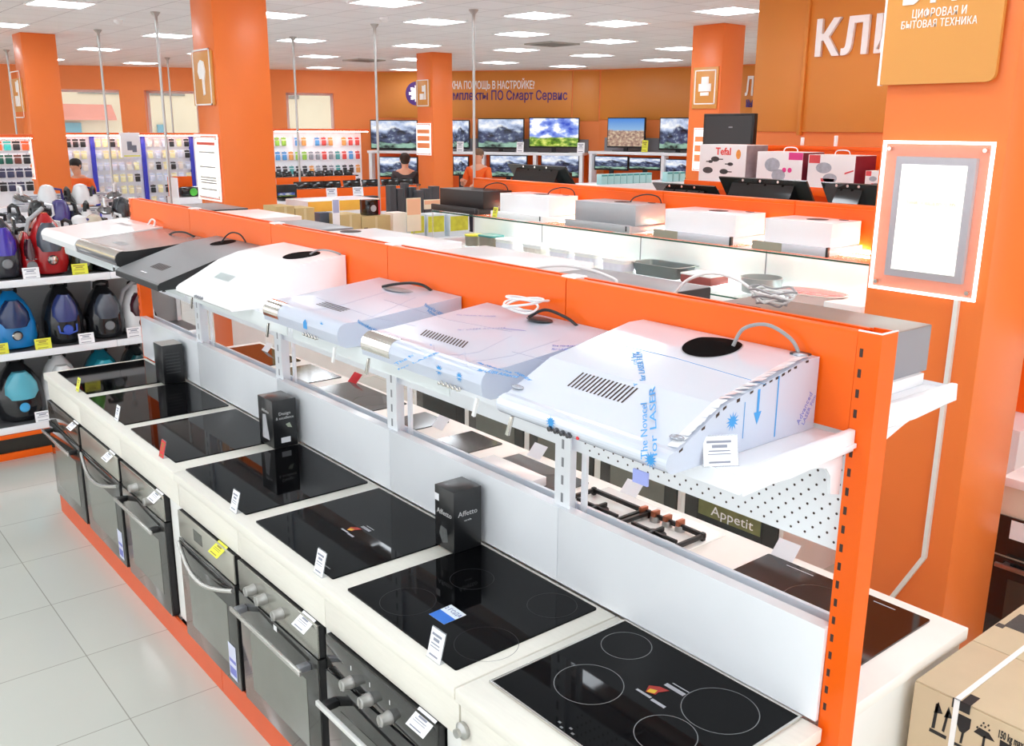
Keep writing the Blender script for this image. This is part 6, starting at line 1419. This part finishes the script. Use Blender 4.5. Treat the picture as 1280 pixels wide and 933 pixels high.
    V3 = [V[idx['pel']]]; r3 = [.132*k]; E3 = []
    for n in 'LR':
        i = len(V3); V3 += [V[idx['hip'+n]], V[idx['kn'+n]], V[idx['an'+n]]]; r3 += [.105*k, .076*k, .062*k]; E3 += [(0, i), (i, i+1), (i+1, i+2)]
    m3 = skin_mesh(V3, E3, r3); o = D.objects.new('trousers', m3); m3.name = 'trousers'; COL.objects.link(o); o.parent = t; m3.materials.clear(); m3.materials.append(TROU)
    h = MB(); h.ell(hc+Vector((0, .022, .035))*k, (.098*k, .098*k, .088*k), 16, 10); h.ell(hc+Vector((0, .045, -.02))*k, (.082*k, .06*k, .07*k), 14, 8); h.build('hair', hair_col, t)
    e = MB()
    for s in (-1, 1): e.ell(hc+Vector((s*.033, -.080, .012))*k, (.012*k, .008*k, .007*k), 8, 6)
    e.build('eyes', INK, t)
def spot(px, py, z): p = at(px, py, Z=z); return (p.x, p.y, 0)
DN = ((.24, 0, 1.12), (.25, -.06, .87)); DNR = ((-.24, 0, 1.12), (-.25, -.06, .87))
p = at(598, 184, Z=1.905); person('person in an orange shirt, head and shoulders seen right of the television pillar', (p.x, p.y, 0), -1.1, 1.86, SHIRT, mat('fair brown hair', (120, 92, 70), .7), ((.25, -.05, 1.12), (.12, -.30, 1.15)), ((-.26, -.10, 1.14), (-.14, -.36, 1.22)))
p = at(506, 193, Z=1.70); p = CAM+(p-CAM)*.86; person('person with dark hair seen from behind before the lower televisions', (p.x, p.y, 0), 2.6, 1.78, mat('dark shirt', (60, 56, 60), .8), HAIR, DN, DNR)
p = at(102, 208, Z=1.64); p = CAM+(p-CAM)*1.05; person('person in an orange shirt bending at the blue-post rack beside the far left pillar', (p.x, p.y, 0), -.8, 1.72, SHIRT, mat('black hair', (26, 24, 26), .6), ((.25, -.12, 1.15), (.18, -.36, 1.05)), ((-.26, -.12, 1.15), (-.16, -.36, 1.05)), lean=.25)

# ------------------------------------------------------------------ goods beyond the left end of the second gondola
TYY = 7.35; xa, xb = at(345, 290, Y=TYY).x, at(600, 290, Y=TYY).x; zt = at(450, 306, Y=TYY).z
L1 = ((xa+xb)/2, TYY, 0); t = thing('display_table', 'long white display table with cartons beyond the orange gondola', 'table', L1)
b = MB(); b.box(xa-.2, xb+.1, TYY-.05, TYY+.75, zt-.03, zt, .004); b.build('tabletop', WHM, t, L1); b = MB(); b.box(xa-.15, xb+.05, TYY, TYY+.7, 0, zt-.031); b.build('base', WHB, t, L1)
def ontable(px0, px1, pyt, dep, m, label, name='carton', y=TYY, z=None, cat='box', extra=None):
    x0, x1 = at(px0, pyt, Y=y).x, at(px1, pyt, Y=y).x; z1 = at((px0+px1)/2, pyt, Y=y).z; z = zt if z is None else z
    L2 = ((x0+x1)/2, y+dep/2, z+.0005); t = thing(name, label, cat, L2); MB().box(x0, x1, y, y+dep, z+.0005, z1, .003).build('box', m, t, L2)
    if extra: extra(t, L2, x0, x1, y, z, z1)
    return z1
def tape(t, L2, x0, x1, y, z, z1):
    g = MB(); g.box((x0+x1)/2-.012, (x0+x1)/2+.012, y-.0012, y-.0003, z+(z1-z)*.2, z1-.004); g.build('tape', mat('pale tape', (214, 196, 150), .4), t, L2)
    g = MB(); g.box(x0+.02, x0+.06, y-.0012, y-.0003, z+(z1-z)*.35, z+(z1-z)*.6); g.build('print', mat('brown print', (110, 88, 60), .6), t, L2)
ontable(345, 368, 258, .25, KRAFT, 'kraft carton furthest left on the display table', extra=tape); ontable(369, 393, 260, .25, KRAFT, 'kraft carton second from left on the display table', extra=tape)
ontable(425, 451, 268, .25, KRAFT, 'kraft carton left of the small black box', extra=tape); ontable(452, 488, 270, .25, KRAFT, 'kraft carton with the small black box on top', extra=tape)
zc = at(465, 270, Y=TYY).z
def redprint(t, L2, x0, x1, y, z, z1):
    MB().box(x1-.02, x1-.002, y-.0012, y-.0003, z+.005, z1-.005).build('red_stripe', RED, t, L2); MB().lathe([(.03, 0), (.03, -.001)], ((x0+x1)/2, y, z+(z1-z)*.45), 20, 'y').build('picture', mat('silver product print', (180, 182, 186), .4), t, L2)
ontable(458, 475, 250, .12, BLKS, 'small black box with red stripe on top of a kraft carton', y=TYY+.03, z=zc+.001, extra=redprint)
ontable(400, 415, 266, .12, mat('dark blue grey box', (74, 82, 98), .5), 'dark blue box left of the kraft cartons', y=TYY+.2)
def picture_sign(px0, px1, pyt, pyb, label, m, stripe=None, y=TYY-.03):
    x0, x1 = at(px0, pyt, Y=y).x, at(px1, pyt, Y=y).x; z1, z0 = at(px0, pyt, Y=y).z, at(px0, pyb, Y=y).z; L2 = ((x0+x1)/2, y, zt+.0005); t = thing('display_card', label, 'sign', L2)
    b = MB(); b.box(x0, x1, y, y+.004, max(z0, zt+.012), z1, .001); b.build('card', m, t, L2); b = MB(); b.box((x0+x1)/2-.05, (x0+x1)/2+.05, y-.03, y+.03, zt+.0005, zt+.008); b.box((x0+x1)/2-.008, (x0+x1)/2+.008, y+.0042, y+.01, zt+.008, z1-.02); b.build('stand', GLA, t, L2)
    if stripe: MB().box(x0+.006, x1-.006, y-.0012, y-.0003, z1-(z1-max(z0, zt))*.5, z1-.008).build('print', stripe, t, L2)
picture_sign(415, 424, 249, 284, 'narrow white and violet price display card on the table', PAPER, mat('pale violet print', (190, 190, 232), .5))
picture_sign(508, 526, 248, 290, 'tall cream price display card left of the yellow boxes', mat('cream card', (250, 240, 214), .5), mat('peach print', (250, 200, 160), .5))
picture_sign(530, 552, 250, 262, 'small cream card high on a stand above the yellow boxes', mat('cream card', (250, 240, 214), .5), mat('peach print', (250, 200, 160), .5))
GRN = mat('lime leaf print', (206, 214, 70), .5, var=.3, scale=18)
def leafy(t, L2, x0, x1, y, z, z1): MB().box(x0+.01, x1-.01, y-.0012, y-.0003, z+(z1-z)*.25, z1-(z1-z)*.08).build('leaf_picture', GRN, t, L2)
LG = mat('pale blue white carton', (212, 226, 232), .5)
ontable(512, 531, 268, .2, LG, 'leaf-picture carton behind the tall cream card', extra=leafy, y=TYY+.05); ontable(534, 556, 268, .2, LG, 'leaf-picture carton second from left by the lit gondola', extra=leafy, y=TYY+.05)
ontable(562, 586, 268, .2, LG, 'leaf-picture carton right beside the lit gondola', extra=leafy, y=TYY+.05); ontable(491, 508, 266, .15, mat('white orange carton', (246, 236, 226), .5), 'white box with orange corner left of the leaf-picture cartons', y=TYY+.1)
# black speakers / tall boxes on a higher stand behind
SY = 9.3; za = at(500, 276, Y=SY).z; x0, x1 = at(460, 276, Y=SY).x, at(575, 276, Y=SY).x; t = thing('display_stand', 'white stand of tall black boxes behind the display table', 'shelving', ((x0+x1)/2, SY, 0)); L1 = ((x0+x1)/2, SY, 0)
MB().box(x0, x1, SY-.05, SY+.5, 0, za, .004).build('body', WHM, t, L1); MB().box(x0, x1, SY-.062, SY-.0505, za-.05, za+.01, .002).build('pink_edge', mat('salmon edge', (250, 150, 120), .5), t, L1)
for i, (px0, px1, pt_, dy) in enumerate(((488, 496, 232, 0), (497, 505, 236, -.0), (506, 512, 229, .15), (513, 521, 234, .1), (522, 530, 238, 0), (531, 538, 236, .1), (541, 550, 233, .15))):
    xx0, xx1 = at(px0, 250, Y=SY+dy).x, at(px1, 250, Y=SY+dy).x; z1 = at((px0+px1)/2, pt_, Y=SY+dy).z; L2 = ((xx0+xx1)/2, SY+dy, za+.0005); o = thing('speaker_box', '%s tall black box from the left on the white stand behind the cartons' % ORD[i], 'box', L2, group='tall black boxes')
    MB().box(xx0, xx1-.004, SY+dy, SY+dy+.1, za+.0005, z1, .003).build('carton', mat('dark grey carton', (62, 62, 66), .4, var=.15, scale=20), o, L2); MB().box(xx0+.008, xx1-.012, SY+dy-.0012, SY+dy-.0003, za+.02, za+.06).build('label_patch', PAPER if i < 2 else GREYM, o, L2)
# amber glow on the counter edge, put into the colour of its front band
AY = 8.7; x0, x1 = at(385, 258, Y=AY).x, at(474, 258, Y=AY).x; z1, z0 = at(430, 250, Y=AY).z, at(430, 263, Y=AY).z; L1 = ((x0+x1)/2, AY, 0)
t = thing('display_counter', 'white counter, amber glow painted on its front, left of the tall black boxes', 'counter', L1); b = MB(); b.box(x0, x1, AY, AY+.5, 0, z1, .004); b.build('body', WHM, t, L1); b = MB(); b.box(x0, x1, AY-.008, AY-.0005, z0, z1-.004, .002); b.build('painted_glow', mat('painted amber glow', (250, 190, 70), .4), t, L1)
# row of teal boxes before the televisions
BY = 7.6; zb = at(800, 229, Y=BY).z; x0, x1 = at(722, 226, Y=BY).x, at(868, 224, Y=BY).x; L1 = ((x0+x1)/2, BY, 0); t = thing('display_stand', 'white stand carrying a row of teal boxes before the back corner televisions', 'shelving', L1)
b = MB(); b.box(x0, x1, BY-.06, BY+.4, 0, zb, .004); b.build('body', WHM, t, L1)
TEAL = mat('pale teal carton', (168, 214, 214), .5, var=.05); TEAL2 = mat('teal lid band', (60, 150, 150), .5); first = None
for i in range(11):
    px = 752+i*8.0+(18 if i > 7 else 0); x = at(px, 222, Y=BY).x; w_ = at(px+7.4, 222, Y=BY).x-x; h_ = at(px, 214, Y=BY).z-at(px, 227, Y=BY).z; lab = 'teal box %s in the row before the back corner televisions' % (['leftmost']+['number %s from the left' % n for n in ('two', 'three', 'four', 'five', 'six', 'seven', 'eight', 'nine', 'ten')]+['rightmost'])[i]
    if first is None:
        first = thing('teal_carton', lab, 'box', (x, BY, zb+.0005), 0, 'row of teal boxes'); MB().box(0, w_, 0, .08, 0, h_, .002).build('carton', TEAL, first); MB().box(.004, w_-.004, -.0012, -.0003, h_*.8, h_*.95).build('band', TEAL2, first)
    else: dup(first, (x, BY, zb+.0005), None, lab, 'row of teal boxes')
# ------------------------------------------------------------------ cookers beyond the right foreground pillar
KX_ = 4.05; L1 = (KX_+.3, 1.1, 0)
for i, (y0, y1, lab) in enumerate(((.93, 1.58, 'black cooker with copper knob beyond the right foreground pillar'), (.27, .92, 'black cooker nearer the camera beyond the right foreground pillar'))):
    L1 = (KX_+.3, (y0+y1)/2, 0); t = thing('cooker', lab, 'cooker', L1)
    b = MB(); b.box(KX_+.01, KX_+.6, y0, y1, .03, .80, .003); b.build('body', mat('cream enamel', (226, 214, 196), .35), t, L1); b = MB(); b.box(KX_-.012, KX_+.6, y0-.001, y1+.001, .775, .815, .003); b.build('worktop', WHITE, t, L1)
    b = MB(); b.box(KX_-.004, KX_+.0095, y0+.004, y1-.004, .46, .64, .003); cp = b.build('control_panel', OVB, t, L1)
    for yy in (y1-.26, y1-.36, y0+.1): MB().lathe([(.022, 0), (.02, -.025), (.016, -.03)], (KX_-.004, yy, .525), 16, 'x').build('knob', COPP, cp, L1)
    b = MB(); b.box(KX_-.006, KX_-.0045, y1-.19, y1-.06, .545, .63); b.build('sticker', PAPER, cp, L1)
    b = MB(); b.box(KX_-.004, KX_+.0095, y0+.004, y1-.004, .05, .45, .003); do = b.build('door', OVB, t, L1); b = MB(); b.box(KX_-.0055, KX_-.0045, y0+.08, y1-.08, .1, .36); b.build('window', mat('brown oven window', (70, 62, 54), .1, coat=.4), do, L1)
    b = MB(); b.box(KX_-.045, KX_-.03, y0+.03, y1-.03, .415, .435, .003); b.box(KX_-.031, KX_-.004, y0+.06, y0+.08, .415, .435); b.box(KX_-.031, KX_-.004, y1-.08, y1-.06, .415, .435); b.build('handle', STEEL, do, L1)
    b = MB()
    for yy in (y0+.06, (y0+y1)/2-.007, y1-.075): b.box(KX_+.04, KX_+.5, yy, yy+.014, .86, .878, .002)
    for xx in (.06, .25, .47): b.box(KX_+xx, KX_+xx+.014, y0+.06, y1-.06, .862, .876, .002)
    for xx in (.06, .47):
        for yy in (y0+.06, y1-.075): b.box(KX_+xx, KX_+xx+.014, yy, yy+.014, .8155, .862)
    b.build('pan_grate', BLK, t, L1)
    b = MB(); b.box(KX_+.585, KX_+.6, y0+.01, y1-.01, .816, 1.30, .003); b.build('raised_lid', WHITE, t, L1)
